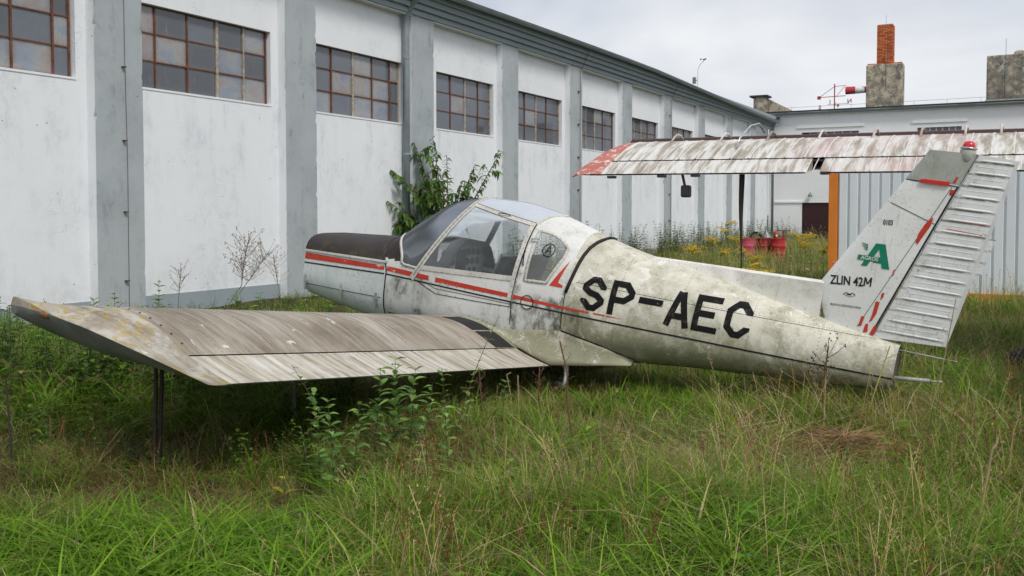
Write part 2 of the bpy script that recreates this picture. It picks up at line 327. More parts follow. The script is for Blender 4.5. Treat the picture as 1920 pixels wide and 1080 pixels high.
M['brick']=[flat('brick_a',(.62,.17,.055),.9,0,.35,6),flat('brick_b',(.46,.11,.05),.9,0,.35,6),flat('brick_c',(.66,.22,.08),.9,0,.35,6)]
M['mortar']=flat('mortar',(.16,.14,.12),.95)
def blk(x0,x1,y0,y1,z0,z1,seed):
    rr=random.Random(seed); m=MB(); nx,nz=6,10
    m.box(x0,x1,y0,y1,z0,z1); return m
SC=52.4; ch=tag(empty('chimney',hw(SC,-5.45,EZ+.2),RZ),'grey rendered chimney with a tall narrow brick stack on top','chimney')
o=blk(-.45,.45,-.87,.87,-.02,2.2,1).build('chimney_block',M['render'],ch); bevel(o,.05,3)
box('stack_core',-.3,.3,-.345,.345,2.2,4.22,M['mortar'],ch)
bme={}
def brick(ln,mt,loc,rot=0):
    key=(ln,mt.name)
    if key not in bme:
        b=MB().box(-ln/2,ln/2,-.055,.055,-.031,.031).build('brick',mt,ch); bme[key]=b.data; o=b
    else: o=obj('brick',bme[key],ch)
    o.location=loc; o.rotation_euler=(0,0,rot); return o
rb=random.Random(8)
for i in range(26):
    z=2.24+i*.0765
    for side in (-1,1):
        ys=[-.255,0,.255] if i%2 else [-.3825+.064,-.13,.13,.3825-.064]; 
        for y in ys:
            ln=.24 if (i%2 or abs(y)<.2) else .115
            brick(ln,rb.choice(M['brick']),(side*(.325+rb.uniform(0,.012)),y,z),math.pi/2)
        if side<0 or True:
            for x in ((-.14,.14) if i%2 else (0,)):
                brick(.24,rb.choice(M['brick']),(x,side*(.325+rb.uniform(0,.012)),z),0)
for y in (-.76,-.62,-.48,.48,.62,.76): 
    for x in (-.32,0,.32): brick(.115,rb.choice(M['brick']),(x,y,2.235),math.pi/2)
MB().tube([(-.47,-.1,.9),(-.47,-.1,2.9)],.012,6).build('lightning_rod',M['gal'],ch); MB().tube([(0,0,4.2),(0,0,4.75)],.008,6).build('lightning_rod',M['gal'],ch)
ch2=tag(empty('chimney',hw(SC,-10.95,EZ+.2),RZ),'squat lichen-covered rendered chimney at the right end of the roofline','chimney')
o=MB().box(-.45,.45,-.84,.84,.12,2.25).build('chimney_block',M['lichen'],ch2); bevel(o,.05,3)
o=MB().box(-.5,.5,-.88,.88,-.02,.13).build('chimney_foot',flat('pale_flashing',(.42,.46,.44),.8),ch2)
MB().lathe([(.26,2.24),(.24,2.36),(.13,2.44),(.0,2.47)],10,(-.2,-.55,0)).build('broken_cap',M['render'],ch2)
MB().tube([(-.47,.02,.3),(-.47,.02,3.0)],.012,6).build('lightning_rod',M['gal'],ch2)
ch3=tag(empty('chimney',hw(SC-.5,.75,EZ+.0),RZ),'small capped chimney in the corner where the two roofs meet','chimney')
box('chimney_block',-.35,.35,-.32,.32,-.2,1.05,M['render'],ch3,.02); box('cap',-.48,.48,-.45,.5,1.05,1.14,M['roof'],ch3)
m=MB(); m.add([(.2,-.33,1.0),(.2,-1.7,.25),(.2,-1.7,0.05),(.2,-.33,.05),(.5,-.33,1.0),(.5,-1.7,.25),(.5,-1.7,.05),(.5,-.33,.05)],[(0,1,2,3),(7,6,5,4),(0,4,5,1),(1,5,6,2)]); m.build('parapet',M['render'],ch3)
# windsock with compass letters
M['redp']=flat('faded_red_paint',(.42,.045,.05),.6,0,.3); M['sockr']=flat('red_cloth',(.50,.05,.06),.8); M['sockw']=flat('white_cloth',(.72,.72,.72),.8)
ws=tag(empty('windsock',hw(52.2,-3.0,EZ+.2),RZ),'red and white windsock on a red mast with compass letters','windsock')
m=MB(); m.tube([(0,0,0),(0,0,1.38)],.03,8); m.build('mast',M['redp'],ws)
m=MB(); m.tube([(0,.78,.72),(0,-.55,.74)],.018,6); m.tube([(0,.74,.74),(0,0,1.25)],.014,6); m.tube([(0,0,1.25),(0,-.58,1.27)],.014,6); m.tube([(0,-.1,.75),(0,-.5,1.22)],.012,6); m.build('arm',M['redp'],ws)
box('counterweight',-.07,.07,.7,.86,.62,.78,M['redp'],ws)
def ring(y,r,zc): return [(r*math.cos(a),y,zc+r*math.sin(a)) for a in [2*math.pi*k/16 for k in range(16)]]
for nm,y0,y1,r0,r1,mt in (('sock_band',-.56,-1.05,.20,.185,M['sockr']),('sock_band',-1.05,-1.5,.185,.165,M['sockw']),('sock_band',-1.5,-1.85,.165,.14,M['sockr'])):
    MB().grid([ring(y0+(y1-y0)*i/4,r0+(r1-r0)*i/4+(.006 if i%2 else 0),1.0-.06*max(0,(-(y0+(y1-y0)*i/4)-1.4))) for i in range(5)],closed=True).build(nm,mt,ws,True)
def text_mesh(txt,size,bold=0.0,ext=0.0,spacing=1.0,res=3):
    cu=bpy.data.curves.new('lettering','FONT'); cu.body=txt; cu.size=size; cu.align_x='CENTER'; cu.offset=bold; cu.extrude=ext; cu.resolution_u=res; cu.space_character=spacing; cu.fill_mode='BOTH'
    o=bpy.data.objects.new('lettering',cu); COL.objects.link(o); bpy.context.view_layer.update()
    me=bpy.data.meshes.new_from_object(o.evaluated_get(bpy.context.evaluated_depsgraph_get())); bpy.data.objects.remove(o); bpy.data.curves.remove(cu); return me
m=MB(); m.tube([(0,.35,.32),(0,-.75,.34)],.012,6); m.tube([(.8,.1,.33),(-.8,-.2,.33)],.012,6); m.build('cross_arm',M['gal'],ws)
for ch_,loc in (('N',(0,-.75,.36)),('S',(0,.74,.1)),('E',(.5,.32,.42)),('W',(-.4,-.25,.12))):
    me=text_mesh(ch_,.30,.006,.012); me.materials.append(M['redp']); o=obj('compass_letter',me,ws,loc,(R(90),0,R(90)))
    if ch_ in 'EW': o.rotation_euler=(R(90),0,R(70)); o.scale=(.45,.9,1)
# ---------------------------------------------------------------- corrugated container with orange trim
M['orange']=flat('orange_paint',(.72,.22,.025),.5,0,.12,3); ctm=NT('pale_grey_sheet',.45,0,.4); n=ctm.noise(1.4,5,.6,ctm.vec((1,3,.5))); ctm.col(ctm.ramp(n,(.3,(.66,.71,.735)),(.7,(.74,.78,.80)))); M['sheet']=ctm.m
cont=tag(frame('sheet_metal_garage'),'pale grey corrugated metal garage with an orange corner post','garage')
SCN=18.6; CY=-8.98
box('core',SCN+.06,SCN+3,-16,CY-.06,.0,2.5,M['dark'],cont)
for i in range(40):
    y=CY-.16-i*.185; m=MB()
    m.add([(SCN+.05,y,.2),(SCN+.05,y-.015,.2),(SCN+.012,y-.03,.2),(SCN+.012,y-.155,.2),(SCN+.05,y-.17,.2),(SCN+.05,y-.185,.2)]+[(a,b,2.5) for a,b in ((SCN+.05,y),(SCN+.05,y-.015),(SCN+.012,y-.03),(SCN+.012,y-.155),(SCN+.05,y-.17),(SCN+.05,y-.185))],[(k,k+1,k+7,k+6) for k in range(5)]); m.build('panel',M['sheet'],cont)
for i in range(14):
    x=SCN+.2+i*.2; box('panel',x,x+.19,CY-.06,CY-.03+.01*(i%2),.2,2.5,M['sheet'],cont)
box('corner_post',SCN-.02,SCN+.14,CY-.155,CY,-.05,2.58,M['orange'],cont,.008)
box('base_rail',SCN-.03,SCN+.1,-16,CY-.16,-.03,.2,M['orange'],cont,.008); box('top_rail',SCN-.03,SCN+.1,-16,CY-.16,2.5,2.57,M['orange'],cont,.008); box('roof',SCN,SCN+3,-16,CY,2.585,2.62,M['sheet'],cont)
# ---------------------------------------------------------------- low-wing aeroplane: local x forward, y port, z up
# fuselage sections: x, half width, z top, z bottom, z of the widest line, exponents above and below
SEC=[(3.12,.455,.245,-.43,-.10,4.2,3.0),(2.6,.475,.30,-.49,-.08,3.8,3.0),(2.05,.492,.37,-.53,-.05,3.2,3.2),
(1.97,.497,.455,-.53,-.04,2.7,3.2),(1.73,.512,.675,-.53,-.02,2.2,3.2),(1.43,.532,.842,-.53,0,2.2,3.2),(1.1,.547,.903,-.53,0,2.4,3.2),
(.82,.555,.91,-.53,0,2.45,3.2),(.5,.556,.872,-.52,0,2.35,3.2),(.15,.545,.785,-.49,0,2.25,3.0),(-.16,.525,.695,-.44,0,2.15,2.8),
(-.62,.475,.60,-.375,0,2.1,2.6),(-1.2,.398,.525,-.30,.01,2.05,2.4),(-1.88,.31,.39,-.235,.02,2.05,2.2),(-2.3,.245,.318,-.195,.03,2.1,2.2),(-2.79,.155,.24,-.13,.04,2.5,2.2)]
def _pchip():
    S=SEC[::-1];xs=[s[0] for s in S];out=[]
    for k in range(1,7):
        v=[s[k] for s in S];n=len(v);dl=[(v[i+1]-v[i])/(xs[i+1]-xs[i]) for i in range(n-1)]
        m=[dl[0]]+[0 if dl[i-1]*dl[i]<=0 else 2*dl[i-1]*dl[i]/(dl[i-1]+dl[i]) for i in range(1,n-1)]+[dl[-1]]
        out.append((v,m))
    return xs,out
_XS,_VM=_pchip()
def sec(x):
    i=0
    while i<len(_XS)-2 and x>_XS[i+1]: i+=1
    h=_XS[i+1]-_XS[i];t=(x-_XS[i])/h;r=[]
    for v,m in _VM:
        r.append((2*t**3-3*t*t+1)*v[i]+(t**3-2*t*t+t)*h*m[i]+(-2*t**3+3*t*t)*v[i+1]+(t**3-t*t)*h*m[i+1])
    return r
def S(x,th,off=0):          # th -90 (keel) .. 90 (crown), port side positive
    sgn=1
    if th>90: th=180-th;sgn=-1
    w,zt,zb,zw,nt,nb=sec(x);a=math.radians(th);c=max(0,math.cos(a));s=math.sin(a)
    n=nt if s>=0 else nb;H=(zt-zw) if s>=0 else (zw-zb)
    y=w*c**(2/n);z=zw+math.copysign(H*abs(s)**(2/n),s)
    return (x,sgn*y,z)
def th_of(x,z):
    w,zt,zb,zw,nt,nb=sec(x)
    r=(z-zw)/((zt-zw) if z>=zw else (zw-zb));n=nt if z>=zw else nb
    return math.degrees(math.asin(max(-1,min(1,math.copysign(abs(r)**(n/2),r)))))
def ys(x,z):
    w,zt,zb,zw,nt,nb=sec(x)
    r=min(1,abs((z-zw)/((zt-zw) if z>=zw else (zw-zb))));n=nt if z>=zw else nb
    return w*max(0,1-r**n)**(1/n)
def nrm(x,th):
    e=.01; a=Vector(S(x+e,th))-Vector(S(x-e,th)); b=Vector(S(x,th+1))-Vector(S(x,th-1)); n=a.cross(b)
    if n.length<1e-9: return Vector((0,0,1))
    n.normalize(); p=Vector(S(x,th)); c=Vector((0,p.y,p.z-.15))
    return n if n.dot(c)>0 else -n
def cy(a): return math.cos(a)
_y,_p,_r=R(150.427),R(8.1245),R(.444)
_Rz=Matrix.Rotation(_y,3,'Z'); _Ry=Matrix.Rotation(-_p,3,'Y'); _Rx=Matrix.Rotation(_r,3,'X')
ZR=_Rz@_Ry@_Rx; ZT=Vector((.6929,9.0565,.7083))
def zw_(l): return ZT+ZR@Vector(l)
plane=tag(empty('aeroplane'),'abandoned white low-wing aeroplane lettered SP-AEC without tailplane or propeller','aeroplane')
plane.matrix_basis=Matrix.Translation(ZT)@ZR.to_4x4()
# paint
def paint(name,base,base2,algae,al_amt,squig,lowdirt=.5,seed=0.,al=(.48,.80),marks=()):
    al0,al1=al
    t=NT(name,.5,0,.35); z=t.xyz(); off=(seed,seed*1.7,-seed)
    big=t.noise(2.2,5,.6,t.vec((1,1,1),off)); c=t.mix(t.step(big,.35,.68),base,base2)
    al=t.noise(4.6,8,.74,t.vec((1,1,.8),off)); low=t.step(z[2],-.32,.3,lowdirt,.0)
    am=t.step(t.ma('ADD',al,t.ma('MULTIPLY',low,.14)),al0,al1,0,al_amt); c=t.mix(am,c,algae)
    st=t.noise(3.2,5,.65,t.vec((7,7,.7),off)); c=t.mix(t.step(st,.58,.78,0,.45),c,(.22,.21,.16))
    sp=t.noise(45,4,.75); c=t.mix(t.ma('MULTIPLY',t.step(sp,.54,.68,0,.6),t.step(al,.40,.58)),c,(.13,.13,.085))
    if squig>.6:
        tp_=t.noise(2.6,7,.72,t.vec((.6,1,1),(11,0,seed)),.5); c=t.mix(t.ma('MULTIPLY',t.step(z[2],.28,.55),t.step(tp_,.48,.68,0,.5)),c,(.33,.29,.225))
    if squig:
        sq=t.noise(5.2,4,.55,t.vec((1,1,1.2),(seed+5,2,1)),1.6); line=t.step(t.ma('ABSOLUTE',t.ma('SUBTRACT',sq,.5)),.004,.011,1,0)
        msk=t.step(t.noise(1.7,3,.5,t.vec((1,1,1),(2,seed,7))),.42,.54); brk=t.step(t.noise(9,4,.6),.42,.56); c=t.mix(t.ma('MULTIPLY',t.ma('MULTIPLY',line,brk),t.ma('MULTIPLY',msk,squig*.8)),c,(.74,.74,.70))
        pt=t.noise(7.5,5,.62,t.vec((1,1,1.3),(9,seed,3)),.7); top=t.step(z[2],.05,.42); c=t.mix(t.ma('MULTIPLY',t.step(t.ma('ADD',pt,t.ma('MULTIPLY',top,.07)),.665,.69),.7*squig),c,(.74,.735,.69))
    for (x0_,wd_,z0_,z1_) in marks:
        d_=t.step(t.ma('ABSOLUTE',t.ma('SUBTRACT',z[0],x0_)),wd_*.2,wd_,1,0); v_=t.ma('MULTIPLY',t.step(z[2],z0_-.06,z0_+.02),t.step(z[2],z1_-.03,z1_+.03,1,0)); c=t.mix(t.ma('MULTIPLY',t.ma('MULTIPLY',d_,v_),t.step(t.noise(13,7,.75,t.vec((1,1,.55),off)),.40,.62,0,.9)),c,(.085,.085,.06))
    t.col(c); t.rough(t.step(al,.3,.7,.38,.7)); t.bump(t.ma('ADD',big,t.ma('MULTIPLY',al,.3)),.12,.02); return t.m
M['fus']=paint('weathered_cream_paint',(.66,.635,.545),(.55,.53,.435),(.205,.20,.11),.82,1.0,1.7,1.3,(.42,.74),((-.05,.28,-.2,.10),))
M['cab']=paint('weathered_white_paint',(.70,.705,.685),(.60,.605,.57),(.19,.19,.15),.6,.35,.45,4.1,(.48,.78),((1.56,.09,-.4,.06),(.47,.07,-.3,.3),(.10,.34,-.20,.12),(-.03,.10,-.3,.3),(1.80,.16,-.15,.0)))
M['cowl']=paint('pale_cowling_paint',(.66,.70,.70),(.58,.63,.63),(.36,.38,.34),.3,0,.1,2.2)
M['fin']=paint('fin_white_paint',(.80,.805,.79),(.71,.715,.69),(.40,.41,.33),.5,.1,0,6.)
M['fincap']=paint('mossy_fin_cap_paint',(.40,.42,.38),(.26,.28,.23),(.15,.155,.09),.9,.3,0,3.)
M['rud']=paint('bare_grey_rudder',(.77,.78,.78),(.68,.69,.68),(.28,.285,.19),.65,0,0,8.)
rz=NT('x',.5); bpy.data.materials.remove(rz.m)
def rudder_paint():
    m=M['rud']; nt=m.node_tree; b=nt.nodes['Principled BSDF']; src=b.inputs['Base Color'].links[0].from_socket; t=NT.__new__(NT); t.m=m; t.t=nt; t.b=b; t.tc=[n for n in nt.nodes if n.type=='TEX_COORD'][0]; t.co=t.tc.outputs['Object']
    z=t.xyz()[2]; f=t.ma('FRACT',t.ma('DIVIDE',t.ma('SUBTRACT',z,.335-.028),.0955)); band=t.ma('MULTIPLY',t.step(f,.0,.12),t.step(f,.16,.30,1,0)); up=t.step(z,.3,1.5,.5,1); n=t.noise(5,6,.75,t.vec((.8,1,2)))
    t.col(t.mix(t.ma('MULTIPLY',t.ma('MULTIPLY',band,up),t.step(n,.36,.54,0,.9)),src,(.11,.112,.068)))
rudder_paint()
M['dors']=paint('dorsal_white_paint',(.80,.785,.745),(.70,.69,.63),(.40,.40,.31),.4,.7,.0,7.)
bt=NT('brown_black_antiglare',.55,0,.3); n=bt.noise(6,6,.7); n2=bt.noise(2.5,5,.6); zz=bt.xyz()
c=bt.ramp(n2,(.3,(.030,.024,.024)),(.7,(.055,.044,.042))); c=bt.mix(bt.ma('MULTIPLY',bt.step(n,.45,.65),bt.step(zz[2],.13,.24,.8,0)),c,(.10,.095,.035)); bt.col(c); bt.bump(n2,.15,.02); M['cowltop']=bt.m
rt=NT('faded_red_stripe',.5); n=rt.noise(7,6,.7,rt.vec((1,1,1.5))); rt.col(rt.mix(rt.step(n,.60,.66,0,.85),rt.ramp(n,(.3,(.42,.028,.014)),(.6,(.56,.045,.022))),(.62,.6,.56))); M['red']=rt.m
bk=NT('black_lettering',.7,0,.12); n=bk.noise(16,6,.7); n2=bk.noise(3,4,.6); n3=bk.noise(26,6,.75); c=bk.mix(bk.ma('MULTIPLY',bk.step(n,.52,.66),bk.step(n2,.4,.6)),(.009,.009,.009),(.05,.05,.038)); c=bk.mix(bk.ma('MULTIPLY',bk.step(n3,.63,.68),bk.step(n2,.42,.56,0,.85)),c,(.45,.44,.37)); bk.col(c); M['blk']=bk.m
M['black']=flat('black_line_paint',(.012,.012,.014),.45); M['rubber']=flat('black_rubber',(.014,.014,.015),.7)
M['frame']=paint('canopy_frame_paint',(.62,.61,.56),(.48,.46,.40),(.25,.22,.17),.6,0,0,9.)
M['seam']=flat('seam_gap',(.02,.018,.014),.9); M['rivet']=flat('rusty_rivet',(.09,.04,.022),.8)
M['alu']=flat('bare_aluminium',(.55,.56,.57),.35,.8,.2)
gl=NT('dusty_perspex',.06); nt_=gl.t; nt_.nodes.remove(gl.b); o_=[n for n in nt_.nodes if n.type=='OUTPUT_MATERIAL'][0]
tr=gl.n('BsdfTransparent'); tr.inputs[0].default_value=(.90,.92,.92,1); gs=gl.n('BsdfGlossy'); gs.inputs['Color'].default_value=(.72,.76,.76,1); gs.inputs['Roughness'].default_value=.09; df=gl.n('BsdfDiffuse'); df.inputs[0].default_value=(.55,.56,.55,1)
fr=gl.n('Fresnel'); fr.inputs[0].default_value=1.5; m1=gl.n('MixShader'); m2=gl.n('MixShader'); dust=gl.noise(3.5,6,.7)
gl.k(gl.ma('ADD',fr.outputs[0],.02),m1.inputs[0]); gl.k(tr.outputs[0],m1.inputs[1]); gl.k(gs.outputs[0],m1.inputs[2])
gl.k(gl.step(dust,.35,.8,.008,.06),m2.inputs[0]); gl.k(m1.outputs[0],m2.inputs[1]); gl.k(df.outputs[0],m2.inputs[2]); gl.k(m2.outputs[0],o_.inputs['Surface']); M['glass']=gl.m
wg_=gl.m.copy(); wg_.name='windshield_perspex'
for n_ in wg_.node_tree.nodes:
    if n_.type=='BSDF_GLOSSY': n_.inputs['Roughness'].default_value=.22; n_.inputs['Color'].default_value=(.33,.35,.38,1)
    if n_.type=='BSDF_TRANSPARENT': n_.inputs['Color'].default_value=(.66,.68,.70,1)
M['wglass']=wg_
qg_=gl.m.copy(); qg_.name='sky_pale_quarter_perspex'
for n_ in qg_.node_tree.nodes:
    if n_.type=='MAP_RANGE': n_.inputs['To Min'].default_value=.16; n_.inputs['To Max'].default_value=.30  # diffuse share raised to stand for pale sky reflected in these windows
M['qglass']=qg_
gs2=flat('milky_roof_perspex',(.50,.54,.60),.12,0,.15,2); M['roofglass']=gs2
M['int']=flat('cabin_dark',(.02,.02,.022),.8); M['intg']=flat('cabin_grey_trim',(.13,.13,.125),.8); M['panelg']=flat('instrument_grey',(.62,.63,.62),.6); M['gauge']=flat('gauge_black',(.01,.01,.012),.3); M['knob']=flat('yellow_knob',(.5,.36,.1),.5)
# ---- skin regions
def x_arch(z): return 1.60-.585*(z-.12) if z<.8 else 1.202-.55*(z-.8)
def x_rear(z): return .50-.055*z if z<.73 else .46-.9*(z-.73)
def z_rail(x): return .728+(x-.46)*.13
def z_sill(x): return .145+(1.55-x)*.072
def x_base(z): return 1.825+.2*max(0,min(1,(z-.2)/.27))**1.3
QW=[(.394,.692),(.262,.674),(.165,.64),(.068,.575),(.075,.485),(.18,.245),(.396,.232)]
def inpoly(x,y,P):
    c=False;j=len(P)-1
    for i in range(len(P)):
        if (P[i][1]>y)!=(P[j][1]>y) and x<(P[j][0]-P[i][0])*(y-P[i][1])/(P[j][1]-P[i][1])+P[i][0]: c=not c
        j=i
    return c
def region(x,z):
    if x>x_arch(z) and x<x_base(z) and z>.14: return 'windshield'
    if x<x_arch(z) and x>x_rear(z):
        if z>z_rail(x): return 'roof_window'
        if z>z_sill(x): return 'side_window'
    if inpoly(x,z,QW): return 'quarter_window'
    return None
def xseam(z): return 1.99+.12*max(0,min(1,(z-.05)/.3))
def cowl_line(x): return .138-(x-1.99)*.05
xs=[3.1-i*.035 for i in range(31)]; xs=[x for x in xs if x>2.06]+[2.05-i*.0125 for i in range(181)]+[-.22-i*.06 for i in range(1,43)]+[-2.79]
ths=[-90+i*2.5 for i in range(145)]
P_=[[S(x,t) for t in ths] for x in xs]
parts={}
for i in range(len(xs)-1):
    for k in range(len(ths)-1):
        q=(P_[i][k],P_[i][k+1],P_[i+1][k+1],P_[i+1][k]); cx=sum(p[0] for p in q)/4; cz=sum(p[2] for p in q)/4
        r=region(cx,cz)
        side='p' if ths[k]<90 else 's'
        if r in('side_window','quarter_window'): r=r+'|'+side
        if r is None:
            if cx>xseam(cz): r='engine_cowling' if cz<cowl_line(cx) else 'cowling_top'
            elif cx>1.5 and cz>.165: r='scuttle'
            elif cx>-.03: r='cabin_skin'
            else: r='rear_fuselage'
        parts.setdefault(r,[]).append((i,k))
MT={'engine_cowling':M['cowl'],'cowling_top':M['cowltop'],'scuttle':M['cowltop'],'cabin_skin':M['cab'],'rear_fuselage':M['fus'],'windshield':M['wglass'],'roof_window':M['roofglass'],'side_window':M['glass'],'quarter_window':M['qglass']}
nT=len(ths)
for r,fs in parts.items():
    nm=r.split('|')[0]; idx={}; V=[];F=[]
    for i,k in fs:
        q=[]
        for a,b in ((i,k),(i,k+1),(i+1,k+1),(i+1,k)):
            kk=(a,b%(nT-1))
            if kk not in idx: idx[kk]=len(V); V.append(P_[a][b])
            q.append(idx[kk])
        q=list(dict.fromkeys(q))
        if len(q)>2: F.append(tuple(q))
    o=mesh(nm,V,F,MT[nm],plane,True)
    if nm=='cowling_top':
        md=o.modifiers.new('t','SOLIDIFY'); md.thickness=.012; md.offset=0
# tail end cap, dark to stand for the unlit open end; cowling bulkhead
tc_=[S(-2.79,t) for t in ths[:-1]]; mesh('tail_bulkhead',tc_,[tuple(range(len(tc_)))],flat('dark_bulkhead',(.11,.10,.08),.9),plane)
fb=[(2.25,.97*p[1],.97*p[2]) for p in [S(2.25,t) for t in ths[:-1]]]; mesh('firewall',fb,[tuple(range(len(fb)))],M['int'],plane)
# ---- strips lying on the skin
def spath(pts,n=1):     # (x,z) points on the port side -> dense (x,theta)
    out=[]
    for (a,b) in zip(pts,pts[1:]):
        for i in range(n): t=i/n; out.append((a[0]+(b[0]-a[0])*t,a[1]+(b[1]-a[1])*t))
    out.append(pts[-1]); return [(x,th_of(x,z)) for x,z in out]
def strip_xt(xt,wd,h=.006,base=-.004,mirror=False):
    m=MB()
    for sg in ((1,-1) if mirror else (1,)):
        P=[Vector(S(x,t)) for x,t in xt]; Nn=[nrm(x,t) for x,t in xt]; rows=[]
        for i,p in enumerate(P):
            t=(P[min(i+1,len(P)-1)]-P[max(i-1,0)]).normalized(); b=t.cross(Nn[i]).normalized(); n=Nn[i]
            ww=wd[i] if isinstance(wd,(list,tuple)) else wd
            r=[p-b*ww/2+n*base,p-b*ww/2+n*h,p+b*ww/2+n*h,p+b*ww/2+n*base]
            rows.append([(v.x,v.y*sg,v.z) for v in r])
        m.grid(rows); 
    return m
def strip(name,xt,wd,mat,h=.006,mirror=False,parent=None,smooth=False): return strip_xt(xt,wd,h,-.004,mirror).build(name,mat,parent or plane,smooth)
rv=MB()
def rivets(xt,every,off=0,r=.0045,b_off=0):
    P=[Vector(S(x,t)) for x,t in xt]; Nn=[nrm(x,t) for x,t in xt]; acc=every/2
    for i in range(len(P)-1):
        seg=(P[i+1]-P[i]).length; tdir=(P[i+1]-P[i]).normalized()
        while acc<seg:
            f=acc/seg; n=Nn[i]; p=P[i].lerp(P[i+1],f); b=tdir.cross(n).normalized(); p=p+b*b_off+n*(.008+off)
            V=[p+(tdir*math.cos(a)+b*math.sin(a))*r for a in [k*math.pi/3 for k in range(6)]]+[p+n*.002]
            rv.add(V,[(k,(k+1)%6,6) for k in range(6)]); acc+=every
        acc-=seg
archz=[.02+i*.02 for i in range(40)]
arch=[(x_arch(z),th_of(x_arch(z),z)) for z in archz]
xt_end=arch[-1]; arch+= [(xt_end[0]-(xt_end[0]-1.14)*k/8,xt_end[1]+(90-xt_end[1])*k/8) for k in range(1,9)]
frame_=empty('canopy_frame',(0,0,0),0,plane)
strip('front_bow',arch,.055,M['frame'],.010,True,frame_); rivets(arch[3:-6],.055,.003,.0045,.014); rivets(arch[3:-6],.055,.003,.0045,-.014)
strip('bow_seam',arch[2:-2],.006,M['seam'],.0115,False,frame_)
rl=spath([(1.17,z_rail(1.17)),(.455,z_rail(.455))],16); strip('roof_rail',rl,.04,M['frame'],.010,True,frame_); rivets(rl,.055,.003,.0045,-.006)
strip('rail_seam',[(x,t+2.2) for x,t in rl],.006,M['seam'],.011,False,frame_)
rp=spath([(.455,.735),(.463,.5),(.485,.24),(.5,.02)],8); strip('rear_post',[(x+.018,t) for x,t in rp],.05,M['frame'],.009,True,frame_); rivets([(x+.018,t) for x,t in rp],.06,.003)
rearroof=[(x_rear(.73)-(.46-.33)*k/10,th_of(.46,.735)+(90-th_of(.46,.735))*k/10) for k in range(11)]; strip('rear_bow',rearroof,.03,M['frame'],.006,True,frame_)
sl=spath([(1.56,z_sill(1.56)),(.47,z_sill(.47))],18); strip('sill_rail',[(x,t+.4) for x,t in sl],.046,M['frame'],.006,True,frame_); rivets([(x,t-1) for x,t in sl],.075,0)
wb=[(1.58,th_of(1.58,.135)),(1.70,th_of(1.7,.136)),(1.79,th_of(1.79,.142)),(1.822,th_of(1.822,.165))]+[(x_base(z),th_of(x_base(z),z)) for z in [.19+.02*i for i in range(13)]]
le=wb[-1]; wb+=[(le[0]+(2.03-le[0])*k/6,le[1]+(90-le[1])*k/6) for k in range(1,7)]
strip('windshield_rim',wb,.026,M['frame'],.007,True,frame_,True); rivets(wb[:5],.04)
qp=spath(QW+[QW[0]],6); strip('quarter_window_rim',qp,.028,M['frame'],.008,True,frame_,True); rivets(qp,.05,.001,.004)
# seams, door, lower access strip
strip('cowling_seam',[(xseam(S(2,t)[2])+.0,t) for t in range(-60,90,3)],.012,M['seam'],.004)
strip('door_seam',spath([(.452,.735),(.46,.5),(.482,.24),(.499,0),(.495,-.02)],6),.008,M['seam'],.011)
strip('door_edge',spath([(.494,-.02),(.49,-.12),(.487,-.2)],3),.008,M['seam'],.002)
strip('door_edge',spath([(1.603,.02),(1.47,-.03),(1.345,-.07),(.9,-.055),(.495,-.035)],5),.006,M['seam'],.003)
lw=spath([(1.46,.01),(1.36,-.02),(.9,-.012),(.51,-.01)],6); strip('door_edge',lw,.004,M['seam'],.003); rivets([(x,t+1.5) for x,t in lw],.1,-.005); rivets([(x,t-1.2) for x,t in lw],.1,-.005)
strip('skin_seam',spath([(-.02,.19),(-.02,-.01),(-.022,-.17)],5),.008,M['seam'],.002)
for x in (-.5,-1.05,-1.65,-2.2): rivets([(x,t) for t in range(-60,80,4)],.032,-.0065,.0036)
strip('skin_seam',[(x,th_of(x,.30-.05*(-.1-x)*.3)) for x in [-.1-.1*i for i in range(26)]],.004,M['seam'],.0012); strip('skin_seam',[(x,-62) for x in [-.7-.1*i for i in range(20)]],.004,M['seam'],.0012)
rivets([(x,th_of(x,.315-.05*(-.1-x)*.3)) for x in [-.1-.1*i for i in range(26)]],.04,-.0065,.0034)
rivets(spath([(.98,-.2),(.57,-.24),(.4,-.215),(-.03,-.14)],8),.1,-.005,.005)
# stripes
def edge_strip(name,top,bot,mat,h=.003):
    m=MB(); rows=[]; n=60
    xa,xb=top[0][0],top[-1][0]
    def ev(L_,x):
        for a,b in zip(L_,L_[1:]):
            if b[0]<=x<=a[0]: return a[1]+(b[1]-a[1])*(x-a[0])/(b[0]-a[0])
        return L_[-1][1] if x<L_[-1][0] else L_[0][1]
    for i in range(n+1):
        x=xa+(xb-xa)*i/n; z0,z1=ev(bot,x),ev(top,x); r=[]
        for k in range(4):
            z=z0+(z1-z0)*k/3; t=th_of(x,z); p=Vector(S(x,t))+nrm(x,t)*h; r.append(p)
        rows.append(r)
    return m.grid(rows).build(name,mat,plane,True)
RT=[(3.09,.049),(2.02,.088),(1.94,.091),(1.48,.088),(.557,.086),(-.02,.067),(-.40,.064),(-.58,.058)]; RB=[(3.09,-.015),(2.02,.046),(1.57,.042),(.52,.048),(-.02,.046),(-.58,.056)]
def cut(L_,a,b):
    f=lambda x:next((p[1]+(q[1]-p[1])*(x-p[0])/(q[0]-p[0]) for p,q in zip(L_,L_[1:]) if q[0]<=x<=p[0]),L_[-1][1])
    return [(a,f(a))]+[p for p in L_ if b<p[0]<a]+[(b,f(b))]
for a,b in ((3.09,2.02),(1.985,1.45),(1.37,-.27),(-.31,-.42),(-.43,-.58)): edge_strip('red_stripe',cut(RT,a,b),cut(RB,a,b),M['red'])
BL=[(3.09,-.056),(2.0,.010),(1.6,.014),(.5,.012),(-.03,.010),(-.92,.0),(-2.09,-.010),(-2.785,-.018)]
